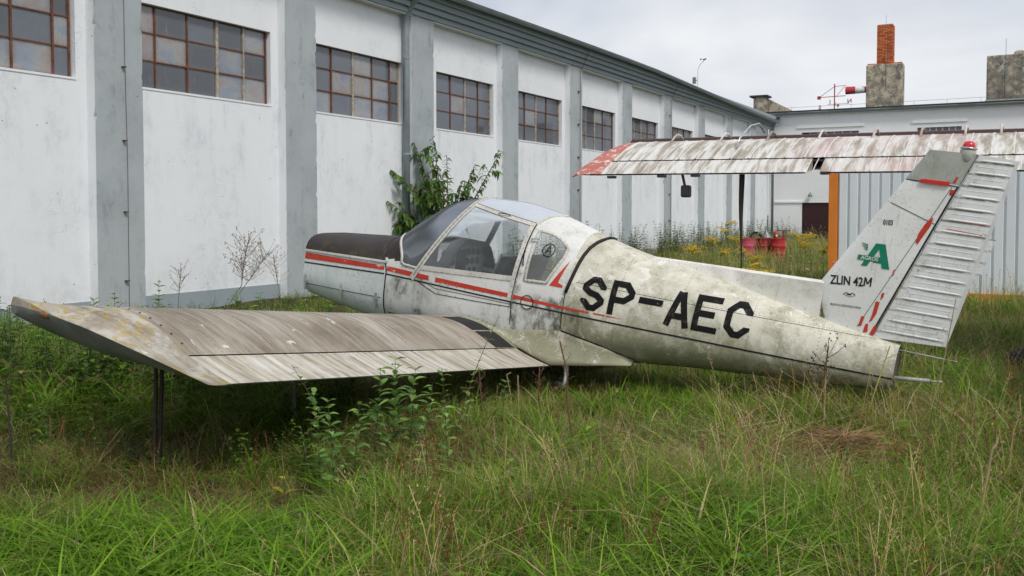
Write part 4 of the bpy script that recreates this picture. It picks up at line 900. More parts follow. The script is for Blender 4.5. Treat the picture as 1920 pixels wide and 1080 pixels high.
for sg in (1,-1):
    st=empty('seat',(0,0,0),0,cab); yc=.24*sg
    prof=[(1.02,-.22),(.95,-.14),(.80,-.17),(.72,-.12),(.66,.1),(.60,.32),(.585,.37),(.53,.385),(.525,.32),(.60,.05),(.66,-.2),(.95,-.26)]
    m=MB(); rows=[[(x+.14,yc+y,z+.02) for x,z in prof] for y in (-.19,-.16,0,.16,.19)]; m.grid(rows,closed=True); m.add(rows[0],[tuple(range(len(prof)))]); m.add(rows[-1],[tuple(range(len(prof)))]); o=m.build('cushion',M['int'],st); fix_normals(o); bevel(o,.03,3)
    MB().tube([(.86,yc+.2,-.15),(.82,yc+.2,.15),(.72,yc+.2,.42)],.012,8).build('seat_tube',M['gal'],st)
    MB().tube([(1.2,yc,-.35),(1.15,yc,-.05),(1.12,yc,.08)],[.012,.012,.02],8).build('control_stick',M['int'],st)
    m=MB(); m.grid([[(.52,yc+.1,.49),(.52,yc+.14,.49)],[(.65,yc+.1,.25),(.65,yc+.14,.25)],[(.70,yc+.1,.0),(.70,yc+.14,.0)]]); m.build('seat_belt',M['intg'],st)
# ---- undercarriage remains
ug=MB(); ug.tube([(-.10,.48,-.40),(-.13,.5,-.55),(-.115,.5,-.665)],[.022,.02,.016],8); ug.build('gear_leg',M['wall2'],plane,True)
m=MB(); m.lathe([(.02,-.03),(.06,-.03),(.075,0),(.06,.03),(.02,.03)],16,(-.06,.5,-.68),0,'y'); w_=m.build('wheel',M['rubber'],plane,True); MB().lathe([(0,.034),(.018,.032),(.02,.0)],12,(-.06,.5,-.68),0,'y').build('hub',flat('orange_hub',(.45,.12,.03),.6),w_)
# wooden props holding the near wing
M['oldwood']=flat('old_dark_wood',(.045,.036,.028),.9,0,.4,8)
def prop(name,label,local,base,wd,th,mat,boards=2):
    a=zw_(local); b=Vector(base); o=tag(empty(name,base),label,'prop'); d=(a-b)
    for i in range(boards):
        off=Vector((.03*(i*2-1)*.5*(boards>1),.02*i,0)); m=MB(); p0=off+Vector((-.01*i,0,-.05)); p1=off+d
        m.add([p0+Vector((x,y,0)) for x,y in ((-wd,-th),(wd,-th),(wd,th),(-wd,th))]+[p1+Vector((x*.8,y,0)) for x,y in ((-wd,-th),(wd,-th),(wd,th),(-wd,th))],[(0,1,5,4),(1,2,6,5),(2,3,7,6),(3,0,4,7),(4,5,6,7),(0,3,2,1)])
        m.build('board',mat,o)
    return o
pw1=wp(4.2,.53,False); prop('wing_prop','dark wooden prop standing under the near wing tip',pw1,zw_(pw1)*1-Vector((.02,0,zw_(pw1).z)),.0095,.014,M['oldwood'])
pw2=wp(2.9,.42,False); prop('wing_prop','thin weathered post half hidden in shade under the middle of the near wing',pw2,zw_(pw2)-Vector((0,0,zw_(pw2).z)),.014,.014,flat('weathered_post',(.14,.13,.115),.8),1)
# ---------------------------------------------------------------- second aeroplane behind (high wing, seen from its trailing edge)
wl=tag(frame('parked_aeroplane'),'weathered high-wing aeroplane behind with a red wing tip','aeroplane')
def wilga(name,red):
    t=NT(name,.65,0,.3); z=t.xyz(); s1=t.noise(2.2,6,.68,t.vec((.8,5,.8),(0,0,0),(0,0,R(-12)))); s2=t.noise(1.1,4,.6); b=t.noise(9,6,.7,None,.6)
    c=t.ramp(s1,(.36,(.27,.23,.185)),(.47,(.40,.365,.31)),(.54,(.58,.57,.535)),(.7,(.68,.675,.66)))
    y=z[1]; pk=t.ma('MULTIPLY',t.step(t.ma('ABSOLUTE',t.ma('ADD',y,10.9)),.5,1.2,1,0),t.step(s2,.35,.6)); c=t.mix(t.ma('MULTIPLY',pk,.55),c,(.52,.36,.36))
    if red: c=t.mix(t.step(b,.53,.58),(.45,.15,.115),(.68,.62,.55)); c=t.mix(t.step(s2,.4,.6,0,.35),c,(.35,.10,.08))
    t.col(c); t.bump(b,.15,.01); return t.m
M['wil']=wilga('weathered_silver_paint',False); M['wilr']=wilga('faded_red_tip_paint',True); M['slat']=flat('dark_brown_slat',(.05,.018,.016),.6)
UPP=[(10.5,2.072),(10.66,2.155),(10.83,2.232),(10.86,2.245),(11.05,2.325),(11.3,2.42),(11.55,2.492),(11.75,2.528),(11.88,2.525),(11.96,2.48),(11.98,2.43)]
LOW=[(11.95,2.37),(11.7,2.28),(11.3,2.185),(10.86,2.11),(10.83,2.105),(10.5,2.055)]
def wsec(pts,y,dz=0): return [(x,y,z+dz) for x,z in pts]
Yt,Yr=-7.86,-18.8
def slope(y): return -.008*(y-Yt)*-1*-1
rows=[]; n=0
y=Yt; ribs=[]
while y>Yr: ribs.append(y); y-=.205
for i,y in enumerate(ribs[:-1]):
    for dy,h in ((0,.0),(.008,.004),(.02,.004),(.03,0.)):
        rows.append([(x,y-dy,z+(h if k<8 else 0)+.010*(y-Yt)) for k,(x,z) in enumerate(UPP[3:])]+[(x,y-dy,z+.010*(y-Yt)) for x,z in LOW[:4]])
o=MB().grid(rows).build('wing_skin',M['wil'],wl); fix_normals(o)
M['wrib']=flat('pale_rib_paint',(.70,.70,.69),.5,0,.3,6)
rme=None
for y in ribs[1:]:
    if y<-12.9: break
    if rme is None: rr=MB().grid([[(x,yy,z+h) for x,z in UPP[3:9]] for yy,h in ((.0,-.003),(.003,.006),(.010,.006),(.013,-.003))]).build('wing_rib',M['wrib'],wl); rme=rr.data
    else: rr=obj('wing_rib',rme,wl)
    rr.location=(0,y-.03,.010*(y-Yt))
def surf(name,y0,y1,mat):
    rows=[]; y=y0
    while y>y1:
        for dy,h in ((0,0),(.010,.003),(.022,.003),(.032,0)):
            yy=max(y-dy,y1); rows.append([(x,yy,z+(h if 0<k<2 else 0)+.010*(yy-Yt)) for k,(x,z) in enumerate(UPP[:3])]+[(x,yy,z+.010*(yy-Yt)) for x,z in LOW[4:]])
        y-=.138
    o=MB().grid(rows).build(name,mat,wl); fix_normals(o); y=y0-.1
    while y>max(y1,-12.9):
        q=MB().grid([[(x,yy,z+h) for x,z in UPP[:3]] for yy,h in ((0,-.002),(.002,.005),(.008,.005),(.010,-.002))]).build('rib',M['wrib'],o); q.location=(0,y,.010*(y-Yt)); y-=.138
    return o
al=surf('aileron',Yt-.0,-10.34,M['wil']); surf('flap',-10.37,-12.7,M['wil']); surf('flap',-13.9,-16.2,M['wil']); surf('aileron',-16.25,Yr,M['wil'])
m=MB(); m.grid([[(10.835,y,2.20+.01*(y-Yt)),(10.86,y,2.225+.01*(y-Yt))] for y in (Yt,-12.7)]); m.build('hinge_gap',M['seam'],wl)
def tipfn(y0,sg):
    rows=[]
    for j in range(8):
        q=j/7; y=y0+sg*.30*math.sin(q*math.pi/2); r=[]
        for k,(x,z) in enumerate(UPP+LOW):
            xx=x+(10.38-x)*.0; f=(x-10.5)/1.48; yy=y0+sg*(.34*q)*(1-.30*max(0,f)**3); zz=z-(.07*q**2.2)*(0.35+.65*f) if k<len(UPP) else z-.05*q
            zz=(z-(.025+.08*f)*q**5-.02*q*f) if k<len(UPP) else (z+.03*q**3 if j<7 else interp(sorted(UPP),x)-.04-.10*f); r.append((xx-.08*q*(1-f)-.14*q**3*f**3,yy,zz))
        rows.append(r)
    m=MB().grid(rows); m.add(rows[-1],[tuple(range(len(rows[0])))]); o=m.build('wing_tip',M['wilr'],wl); fix_normals(o); autosmooth(o,50)
tipfn(Yt,1)
m=MB(); rows=[]
for y in [-7.62-.5*i for i in range(22)]: rows.append([(x,y,z+.010*(y-Yt)) for x,z in ((11.99,2.40),(12.02,2.52),(12.08,2.585),(12.16,2.60),(12.2,2.57),(12.12,2.50),(12.05,2.42))])
o=m.grid(rows,closed=True).build('slat',M['slat'],wl,True)
for yb in (-8.35,-8.98,-9.55,-10.15,-10.75,-11.25,-11.7,-12.05):
    zz=.010*(yb-Yt); MB().tube([(11.55,yb,2.485+zz),(11.68,yb,2.56+zz),(11.82,yb,2.615+zz),(11.95,yb,2.61+zz),(12.06,yb,2.56+zz)],.014,8).build('slat_bracket',M['wil'],wl,True)
MB().tube([(11.2,-9.28,2.37),(11.3,-9.30,2.50),(11.55,-9.36,2.66),(11.75,-9.41,2.70),(11.9,-9.44,2.60)],.011,8).build('pitot_tube',M['alu'],wl,True)
m=MB(); m.tube([(10.6,-8.83,2.06),(10.62,-8.86,1.9)],.016,6); m.build('balance_arm',M['rust'],al); m=MB().box(10.56,10.68,-8.92,-8.82,1.79,1.93); bevel(m.build('balance_weight',M['darkmetal'],al),.02)
for yb in (-7.98,-8.6,-9.0,-10.42): MB().box(10.5,10.6,yb-.04,yb+.04,2.02,2.05).build('hinge_arm',M['darkmetal'],wl)
# fuselage (beyond the right edge of the picture)
def ell(x,w_,zt,zb,n=20): return [(x,-13.3+w_*math.cos(a),(zt+zb)/2+(zt-zb)/2*math.sin(a)) for a in [2*math.pi*k/n for k in range(n)]]
loft('fuselage',[ell(*s) for s in ((13.9,.30,2.05,1.55),(13.5,.48,2.25,1.35),(12.6,.56,2.55,1.15),(11.6,.58,2.62,1.05),(10.4,.5,2.4,.95),(9.2,.22,1.75,.85),(7.4,.14,1.35,.72),(5.9,.10,1.1,.62))],M['wil'],wl)
loft('tail_fin',[[(6.6,-13.33,1.1),(5.8,-13.32,1.0),(5.8,-13.28,1.0),(6.6,-13.27,1.1)],[(6.05,-13.32,2.2),(5.7,-13.31,2.2),(5.7,-13.29,2.2),(6.05,-13.28,2.2)]],M['wilr'],wl,10)
for sg in (1,-1):
    MB().tube([(12.3,-13.3+.3*sg,1.2),(12.7,-13.3+.55*sg,.32)],.05,8).build('gear_leg',M['wil'],wl); MB().lathe([(.06,-.09),(.24,-.09),(.3,-.03),(.3,.03),(.24,.09),(.06,.09)],18,(12.7,-13.3+.6*sg,.3),0,'y').build('wheel',M['rubber'],wl,True)
MB().tube([(5.95,-13.3,.66),(5.85,-13.3,.12)],.06,8).build('tail_skid',M['rubber'],wl)
# tie-down strap
sp=tag(empty('tie_down_strap',hw(10.62,-9.5),RZ),'dark webbing strap tied from the rear wing down to the grass','strap')
rows=[]
for i in range(25):
    f=i/24; a=f*5.5+.4 ; c=Vector((.06*f-.0,.03*math.sin(f*9)*(1-f),2.09*f)); wd=.030*(1 if abs(f-.36)>.03 else .35); rows.append([c+Vector((math.cos(a)*.25*wd,math.sin(a*.6+1.2)*wd,0)),c-Vector((math.cos(a)*.25*wd,math.sin(a*.6+1.2)*wd,0))])
o=MB().grid(rows).build('webbing',flat('olive_webbing',(.035,.034,.028),.9),sp,True); md=o.modifiers.new('t','SOLIDIFY'); md.thickness=.012
rows=[[Vector((0,.02+.05*i/5,.76-.34*i/5)),Vector((0,.07+.05*i/5,.76-.34*i/5))] for i in range(6)]; o=MB().grid(rows).build('loose_end',flat('black_webbing',(.02,.02,.02),.9),sp); md=o.modifiers.new('t','SOLIDIFY'); md.thickness=.01
# ---------------------------------------------------------------- barrels and things by the corner
def at(u,v,depth):   # a point seen at pixel (u,v) at a given distance ahead of the camera
    return Vector(((u-960)/1799*depth,depth,EYE-(v-398)/1799*depth))
def rustbar(name,c):
    t=NT(name,.6,0,.35); n=t.noise(5,6,.7); t.col(t.mix(t.step(n,.57,.66),t.ramp(n,(.3,tuple(x*.75 for x in c)),(.6,c)),(.20,.075,.03))); return t.m
def barrel(u,depth,ztop,mat,label,sc=1):
    p=at(u,447,depth); o=tag(empty('steel_barrel',(p.x,p.y,0)),label,'barrel',); r=.245*sc; h=ztop
    pr=[(0,-.05),(r,-.05),(r,.02),(r*1.03,.03),(r,.05),(r,h*.34),(r*1.035,h*.355),(r,h*.37),(r,h*.66),(r*1.035,h*.675),(r,h*.69),(r,h-.03),(r*1.03,h-.015),(r*1.02,h)]
    MB().lathe(pr,24).build('drum',mat,o,True); MB().lathe([(0,h-.02),(r*1.0,h-.02),(r*1.02,h+.001)],24).build('lid',M['orust'],o,True); MB().lathe([(0,h+.01),(.035,h+.01),(.035,h-.02)],10,(r*.6,0,0)).build('bung',M['darkmetal'],o)
    return p
M['orust']=flat('orange_rust',(.30,.13,.04),.85)
barrel(1401,31.0,.79,rustbar('pink_barrel_paint',(.52,.07,.12)),'faded pink steel barrel, leftmost of the three by the strap')
barrel(1431,31.3,.78,rustbar('dark_red_barrel_paint',(.30,.02,.02)),'dark red steel barrel in the middle carrying the metal funnel')
barrel(1459,31.0,.78,rustbar('red_barrel_paint',(.45,.025,.025)),'bright red steel barrel, rightmost of the three beside the white wall')
p=at(1437,447,31.3); fn=tag(empty('metal_funnel',(p.x,p.y,.782)),'upturned galvanised funnel lying on the middle barrel','funnel')
MB().lathe([(.17,0),(.17,.05),(.15,.06),(.12,.12),(.035,.19),(.02,.30),(.018,.30)],18).build('cone',M['gal'],fn,True); MB().tube([(.15,0,.03),(.22,0,.08),(.16,0,.13)],.012,6).build('handle',M['gal'],fn)
p=at(1418,447,31.2); ld=tag(empty('tank_cover',(p.x,p.y,.80)),'dark curved tank cover leaning on top of the barrels','cover')
MB().grid([[(r_*math.cos(a),y_,r_*math.sin(a)) for a in [math.pi*k/14 for k in range(15)]] for r_,y_ in ((.19,0),(.19,.14),(.15,.14),(.15,0),(.19,0))]).build('shell',M['darkmetal'],ld,True); MB().grid([[(r_*math.cos(a),.02,r_*math.sin(a)) for a in [math.pi*k/14 for k in range(15)]] for r_ in (.0,.15)]).build('face',flat('olive_face',(.16,.14,.07),.8),ld)
p=at(1455,447,31.0); cn=tag(empty('red_can',(p.x,p.y,.782)),'small red can standing on the right barrel','can')
MB().lathe([(0,0),(.075,0),(.075,.17),(.06,.19),(.02,.20),(.02,.25),(0,.25)],16).build('body',M['redp'],cn,True); box('label_patch',-.03,.03,-.079,-.074,.05,.12,M['sockw'],cn)
p=at(1471,447,32); pu=tag(empty('hand_pump',(p.x,p.y,0)),'rusty T-handled tool leaning beside the right barrel','tool')
MB().tube([(.08,0,0),(.02,.1,.6),(0,.12,1.02)],.022,8).build('shaft',M['rust'],pu); MB().tube([(-.22,.12,1.02),(.2,.12,1.0)],.016,8).build('handle',M['rust'],pu); MB().tube([(-.06,0,0),(-.03,.1,.7),(-.02,.12,1.0)],.018,8).build('shaft',M['redp'],pu)
# dark tyre in the grass at the right edge
p=at(1905,690,9.2); ty=tag(empty('old_tyre',(p.x+.12,p.y,0)),'dark ribbed tyre sunk in the grass at the right edge','tyre')
m=MB(); rows=[]
for i in range(49):
    a=2*math.pi*i/48; r=[]
    for k in range(17):
        b=2*math.pi*k/16; rr=.105+(.008 if k%2 else 0)*(1 if math.cos(b)>-.3 else 0)
        x=(.20+rr*math.cos(b)); r.append((x*math.cos(a),rr*1.1*math.sin(b),x*math.sin(a)))
    rows.append(r)
o=m.grid(rows).build('tread',flat('perished_rubber',(.03,.026,.028),.75,0,.4,10),ty,True); o.rotation_euler=(R(68),R(10),R(25)); o.location=(0,0,.2); o.scale=(.6,.7,.6)
# ---------------------------------------------------------------- vegetation
from mathutils import noise as mnoise
def leafmat(name,attr=True,base=(.08,.14,.03),trans=.42,rough=.45,hue=0):
    t=NT(name,rough,0,.10); o_=[n for n in t.t.nodes if n.type=='OUTPUT_MATERIAL'][0]
    if attr: a=t.n('Attribute'); a.attribute_name='col'; c=a.outputs['Color']
    else: c=tuple(base)+(1,)
    g=t.n('NewGeometry'); nn=t.noise(1.1,4,.6,t.vec((1,1,1),src=g.outputs['Position'])); oi=t.n('ObjectInfo')
    c=t.mix(t.step(nn,.4,.75,.0,.3),c,(.85,.70,.45),'MULTIPLY') if attr else t.mix(t.step(t.noise(18,3,.6),.4,.7,0,.6),c,tuple(x*.6 for x in base))
    hv=t.n('HueSaturation'); t.put(hv.inputs['Value'],t.step(oi.outputs['Random'],0,1,.75,1.25)); t.k(c,hv.inputs['Color']); c=hv.outputs['Color']
    t.col(c); tr=t.n('BsdfTranslucent'); t.k(c,tr.inputs['Color']); ms=t.n('MixShader'); ms.inputs[0].default_value=trans; t.k(t.b.outputs[0],ms.inputs[1]); t.k(tr.outputs[0],ms.inputs[2]); t.k(ms.outputs[0],o_.inputs['Surface']); return t.m
M['grass']=leafmat('grass_blades')
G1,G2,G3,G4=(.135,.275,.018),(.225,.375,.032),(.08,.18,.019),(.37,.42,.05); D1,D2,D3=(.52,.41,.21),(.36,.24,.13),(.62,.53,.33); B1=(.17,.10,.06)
def blades(rg,n,rad,h,w,lean,bend,pal,V,F,C,lev=(0,.28,.52,.76,1)):
    k=len(pal)
    wt=np.array([p[0] for p in pal]); wt=wt/wt.sum()
    for i in range(n):
        a=rg.uniform(0,6.283); r=rad*math.sqrt(rg.uniform(0,1)); bx,by=r*math.cos(a),r*math.sin(a)
        az=rg.uniform(0,6.283); dx,dy=math.cos(az),math.sin(az); H=rg.uniform(*h); W=rg.uniform(*w); le=rg.uniform(*lean); be=rg.uniform(*bend)
        tw=az+1.57+rg.uniform(-.5,.5); sx,sy=math.cos(tw),math.sin(tw)
        c=np.array(pal[rg.choice(k,p=wt)][1])*rg.uniform(.75,1.25); b=len(V)
        for j,s in enumerate(lev):
            off=H*(le*s+be*s*s); z=H*(s-.45*be*s*s*s); hw_=W*.5*(1-s**1.7)*(.7+.6*s if s<.5 else 1)
            px,py=bx+dx*off,by+dy*off
            if j<len(lev)-1: V.append((px-sx*hw_,py-sy*hw_,z)); V.append((px+sx*hw_,py+sy*hw_,z))
            else: V.append((px,py,z))
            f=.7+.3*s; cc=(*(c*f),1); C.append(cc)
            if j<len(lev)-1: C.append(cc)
        for j in range(len(lev)-2): F.append((b+2*j,b+2*j+1,b+2*j+3,b+2*j+2))
        j=len(lev)-2; F.append((b+2*j,b+2*j+1,b+2*j+2))
def seedheads(rg,n,rad,h,V,F,C,col,dense=14,sz=.012,ln=.3):
    for i in range(n):
        a=rg.uniform(0,6.283); r=rad*math.sqrt(rg.uniform(0,1)); x,y=r*math.cos(a),r*math.sin(a); H=rg.uniform(*h); le=rg.uniform(.05,.35); az=rg.uniform(0,6.283); c=np.array(col)*rg.uniform(.7,1.2)
        P=[np.array((x+math.cos(az)*le*H*s*s,y+math.sin(az)*le*H*s*s,H*s)) for s in (0,.35,.7,1)]; b=len(V)
        for p in P: 
            V.append(tuple(p+(.0016,0,0))); V.append(tuple(p-(.0016,0,0))); C.extend([(*c,1)]*2)
        for j in range(3): F.append((b+2*j,b+2*j+1,b+2*j+3,b+2*j+2))
        for k in range(dense):
            s=1-ln*rg.uniform(0,1); q=P[2]+(P[3]-P[2])*((s-.7)/.3); q=q+rg.normal(0,.012,3); b=len(V); d=rg.normal(0,1,3); d/=np.linalg.norm(d); d[2]=abs(d[2])+.4; e=np.cross(d,(.3,.8,.1)); e/=np.linalg.norm(e)
            for v in (q,q+e*sz*.3+d*sz*.6,q+d*sz*1.6,q-e*sz*.3+d*sz*.6): V.append(tuple(v)); C.append((*c,1))
            F.append((b,b+1,b+2,b+3))
def leafgeo(V,F,C,p,d,up,ln,wd,c,droop=.3):
    d=d/np.linalg.norm(d); s=np.cross(d,up); s/=np.linalg.norm(s)+1e-9; b=len(V)
    for f,w_ in ((0,.12),(.25,.8),(.5,1),(.75,.6),(1,0)):
        q=p+d*ln*f-np.array((0,0,1))*droop*ln*f*f
        if w_>0: V.append(tuple(q+s*wd*.5*w_+up*.06*ln*w_)); V.append(tuple(q)); V.append(tuple(q-s*wd*.5*w_+up*.06*ln*w_)); C.extend([(*c,1)]*3)
        else: V.append(tuple(q)); C.append((*c,1))
    for j in range(3):
        F.append((b+3*j,b+3*j+1,b+3*j+4,b+3*j+3)); F.append((b+3*j+1,b+3*j+2,b+3*j+5,b+3*j+4))
    F.append((b+9,b+10,b+12)); F.append((b+10,b+11,b+12))
def weedgeo(rg,n,rad,h,V,F,C,pal,leaf=(.05,.09),wd=.5,gap=.05,dead=.12):
    for i in range(n):
        a=rg.uniform(0,6.283); r=rad*math.sqrt(rg.uniform(0,1)); x,y=r*math.cos(a),r*math.sin(a); H=rg.uniform(*h); az=rg.uniform(0,6.283); le=rg.uniform(0,.3)
        pt=lambda s:np.array((x+math.cos(az)*le*H*s*s,y+math.sin(az)*le*H*s*s,H*s)); b=len(V)
        for s in (0,.5,1): V.append(tuple(pt(s)+(.002,0,0))); V.append(tuple(pt(s)-(.002,0,0))); C.extend([(.09,.075,.04,1)]*2)
        for j in range(2): F.append((b+2*j,b+2*j+1,b+2*j+3,b+2*j+2))
        s=.15; rot=rg.uniform(0,3)
        while s<1:
            for kk in (0,math.pi):
                c=np.array(pal[rg.integers(len(pal))])*rg.uniform(.75,1.25)
                if rg.uniform()<dead*(1.4-s): c=np.array(D2)*rg.uniform(.5,1)
                d=np.array((math.cos(rot+kk),math.sin(rot+kk),rg.uniform(.1,.6))); leafgeo(V,F,C,pt(s),d,np.array((0,0,1.)),rg.uniform(*leaf)*(1.25-.6*s),rg.uniform(*leaf)*wd,c,rg.uniform(.2,.6))
            rot+=1.57+rg.uniform(-.3,.3); s+=gap/H*rg.uniform(.8,1.3)
def to_mesh(name,V,F,C,mat):
    me=bpy.data.meshes.new(name); me.from_pydata(V,[],F); me.materials.append(mat); at_=me.attributes.new('col','FLOAT_COLOR','POINT'); at_.data.foreach_set('color',np.array(C,dtype=np.float32).ravel()); me.update(); return me
clumps=bpy.data.collections.new('grass_clumps'); kinds={}
def clump(kind,fn):
    V,F,C=[],[],[]; fn(np.random.default_rng(len(clumps.objects)*7+3),V,F,C); o=bpy.data.objects.new('clump_%02d'%len(clumps.objects),to_mesh('clump',V,F,C,M['grass'])); clumps.objects.link(o); kinds.setdefault(kind,[]).append(len(clumps.objects)-1)
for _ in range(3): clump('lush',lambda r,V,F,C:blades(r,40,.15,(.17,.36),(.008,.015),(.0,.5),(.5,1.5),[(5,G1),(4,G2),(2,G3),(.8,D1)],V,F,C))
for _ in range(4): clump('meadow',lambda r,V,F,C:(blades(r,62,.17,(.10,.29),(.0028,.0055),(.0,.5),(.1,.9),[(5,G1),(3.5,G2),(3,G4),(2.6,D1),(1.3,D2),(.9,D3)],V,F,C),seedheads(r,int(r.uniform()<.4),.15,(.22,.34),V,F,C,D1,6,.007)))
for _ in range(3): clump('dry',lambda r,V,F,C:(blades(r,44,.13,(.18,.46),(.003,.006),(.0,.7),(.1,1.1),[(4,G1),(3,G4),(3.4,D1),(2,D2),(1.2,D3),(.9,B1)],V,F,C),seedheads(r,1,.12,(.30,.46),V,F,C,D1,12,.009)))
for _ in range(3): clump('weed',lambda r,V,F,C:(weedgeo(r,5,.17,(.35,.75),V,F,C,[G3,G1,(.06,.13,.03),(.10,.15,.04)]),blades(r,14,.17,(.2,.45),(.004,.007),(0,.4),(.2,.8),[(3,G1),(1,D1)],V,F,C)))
def flowers(r,V,F,C):
    for i in range(4):
        a=r.uniform(0,6.28); x,y=.16*math.cos(a),.16*math.sin(a); H=r.uniform(.28,.5); c=np.array([(.55,.42,.42),(.62,.58,.52),(.35,.22,.18)][r.integers(3)]); b=len(V)
        for s in (0,1): V.append((x+.0015+.05*s,y,H*s)); V.append((x-.0015+.05*s,y,H*s)); C.extend([(.14,.13,.06,1)]*2)
        F.append((b,b+1,b+3,b+2)); b=len(V); R_=r.uniform(.008,.013); cx,cz=x+.05,H
        for q in ((1,0,0),(0,1,0),(-1,0,0),(0,-1,0),(0,0,.9),(0,0,-.7)): V.append((cx+R_*q[0],y+R_*q[1],cz+R_*q[2])); C.append((*c,1))
        for k in range(4): F.append((b+k,b+(k+1)%4,b+4)); F.append((b+(k+1)%4,b+k,b+5))
    blades(r,26,.15,(.1,.25),(.003,.006),(0,.5),(.1,.8),[(3,G1),(2,G4),(1.5,D1)],V,F,C)
clump('flower',flowers); clump('flower',flowers)
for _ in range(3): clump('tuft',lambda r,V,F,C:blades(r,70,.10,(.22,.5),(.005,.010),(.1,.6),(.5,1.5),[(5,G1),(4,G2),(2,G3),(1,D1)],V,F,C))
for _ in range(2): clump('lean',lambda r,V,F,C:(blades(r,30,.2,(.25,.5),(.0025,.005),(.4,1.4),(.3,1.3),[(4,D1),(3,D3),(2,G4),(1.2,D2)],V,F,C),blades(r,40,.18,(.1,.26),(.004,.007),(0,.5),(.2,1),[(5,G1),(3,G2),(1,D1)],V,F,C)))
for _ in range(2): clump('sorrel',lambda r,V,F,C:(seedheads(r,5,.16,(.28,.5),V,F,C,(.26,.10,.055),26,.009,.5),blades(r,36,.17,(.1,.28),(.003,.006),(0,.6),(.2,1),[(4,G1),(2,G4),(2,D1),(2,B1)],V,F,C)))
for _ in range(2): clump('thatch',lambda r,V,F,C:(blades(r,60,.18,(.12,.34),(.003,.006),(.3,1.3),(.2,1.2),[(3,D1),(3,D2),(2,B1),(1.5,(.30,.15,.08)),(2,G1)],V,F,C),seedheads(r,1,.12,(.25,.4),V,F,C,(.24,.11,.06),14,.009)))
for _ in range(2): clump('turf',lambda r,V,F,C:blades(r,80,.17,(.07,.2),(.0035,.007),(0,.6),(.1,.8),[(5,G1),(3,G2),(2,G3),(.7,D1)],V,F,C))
for _ in range(2): clump('herb',lambda r,V,F,C:(weedgeo(r,4,.12,(.08,.2),V,F,C,[G1,G2,(.07,.16,.04)],(.05,.09),.55,.035,.05)))
def wing_limit(x,y):     # how high plants may grow below the aeroplane
    l=ZR.transposed()@(Vector((x,y,.3))-ZT); ay=abs(l.y); lim=9
    if ay<.55 and -2.85<l.x<3.15:
        xx=max(-2.78,min(3.1,l.x)); w_,zt,zb,zw,a_,b_=sec(xx)
        if ay<w_+.1: lim=zw_((xx,0,zb)).z-.03
    if .4<ay<4.75 and -.75<l.x<1.75:
        t=1-(l.x+.01-.065*(ay-.63))/CH; t=max(0,min(1,t)); p=wp(min(ay,4.6),t,False); p.y*=(1 if l.y>0 else -1); z=zw_(p).z-.04
        if l.x>-.12 or ay<.75: lim=min(lim,z)
    return lim
def hloc(x,y):
    v=Matrix.Rotation(-RZ,3,'Z')@(Vector((x,y,0))-Vector(ORG)); return v.x,v.y
rg=np.random.default_rng(11); PT=[];IDX=[];SC_=[];RO=[]
hgt={'lush':.3,'meadow':.3,'dry':.45,'weed':.72,'flower':.42,'turf':.18,'thatch':.3,'lean':.36,'tuft':.4,'sorrel':.42,'herb':.18}
def scatter(y0,y1,dens,s0,s1):
    n=int(dens*(.60*(y1*y1-y0*y0)+2.6*(y1-y0)))
    for _ in range(n):
        y=math.sqrt(rg.uniform(y0*y0,y1*y1)); hw2=.60*y+1.3; x=rg.uniform(-hw2,hw2); u=960+1799*x/y
        hx,hy=hloc(x,y)
        if hy>.02 or hx>51.3: continue
        if hx>18.5 and hx<21.8 and hy<-8.9: continue
        a=mnoise.noise(Vector((x*.55,y*.55,3))); b=mnoise.noise(Vector((x*1.7,y*1.7,9))); r=rg.uniform()
        k='meadow'; s=rg.uniform(s0,s1)
        if y<9 and u<660:
            if y<4.55+.25*b: k='lush' if r<.85 else 'meadow'
            elif y<5.4 and u<600: k='thatch' if r<.6 else 'lush' if r<.8 else 'meadow'; s*=.6  # low brown thatch here also stands in for the deep shade by the wing
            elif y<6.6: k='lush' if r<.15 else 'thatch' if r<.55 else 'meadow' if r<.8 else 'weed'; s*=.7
            else: k='weed' if r<.36 else 'tuft' if r<.7 else 'meadow' if r<.85 else 'lean'; s*=1.2
        elif y<13 and u<620: k='weed' if r<.4 else 'tuft' if r<.7 else 'meadow'; s*=1.1
        elif y<13:
            if r<.025: k='herb'
            elif r<.05: k='sorrel'
            elif r<.10: k='tuft'
            elif a<.0 and r<.20: k='lean'
            elif u>1380 and y<9.5 and r<.10: k='flower'
            elif b>.22: k='dry' if r<.55 else 'meadow' if r<.8 else 'thatch'
            elif a>.12: k='lush' if r<.30 else 'turf' if r<.6 else 'meadow'
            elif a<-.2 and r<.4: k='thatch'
            else: k='meadow' if r<.82 else 'dry' if r<.86 else 'lush' if r<.94 else 'turf'
            if u<1000 and 5.6<y<7.6 and r<.12: k='weed'; s*=.8
        else:
            k='dry' if r<.35 else 'meadow' if r<.8 else 'flower' if r<.9 else 'lush'
        if hy>-1.6 and r<.55: k='weed'; s*=.8+.3*r
        lim=wing_limit(x,y); H=hgt[k]*s
        if y>6.8 and u<740: lim=min(lim,max(.25,1.68-.1*y-.15*rg.uniform()))
        if lim<.06: continue
        if u<640 and 4.6<y<5.5: lim=min(lim,.15 if r<.92 else .3)
        elif u<700 and 5.5<=y<7.0: lim=min(lim,.26 if r<.93 else .45)
        if 640<u<1330 and 5.2<y<9.5: lim=min(lim,.24 if r<.88 else .36)
        if (x-2.15)**2*.6+(y-6.05)**2<.16: lim=min(lim,.07)
        if (x-4.85)**2*4+(y-8.85)**2<.22: lim=min(lim,.14)
        if H>lim: s*=lim/H
        PT.append((x,y,ground_h(x,y)-.02)); IDX.append(int(rg.choice(kinds[k]))); SC_.append(s); RO.append((rg.uniform(-.12,.12),rg.uniform(-.12,.12),rg.uniform(0,6.283)))
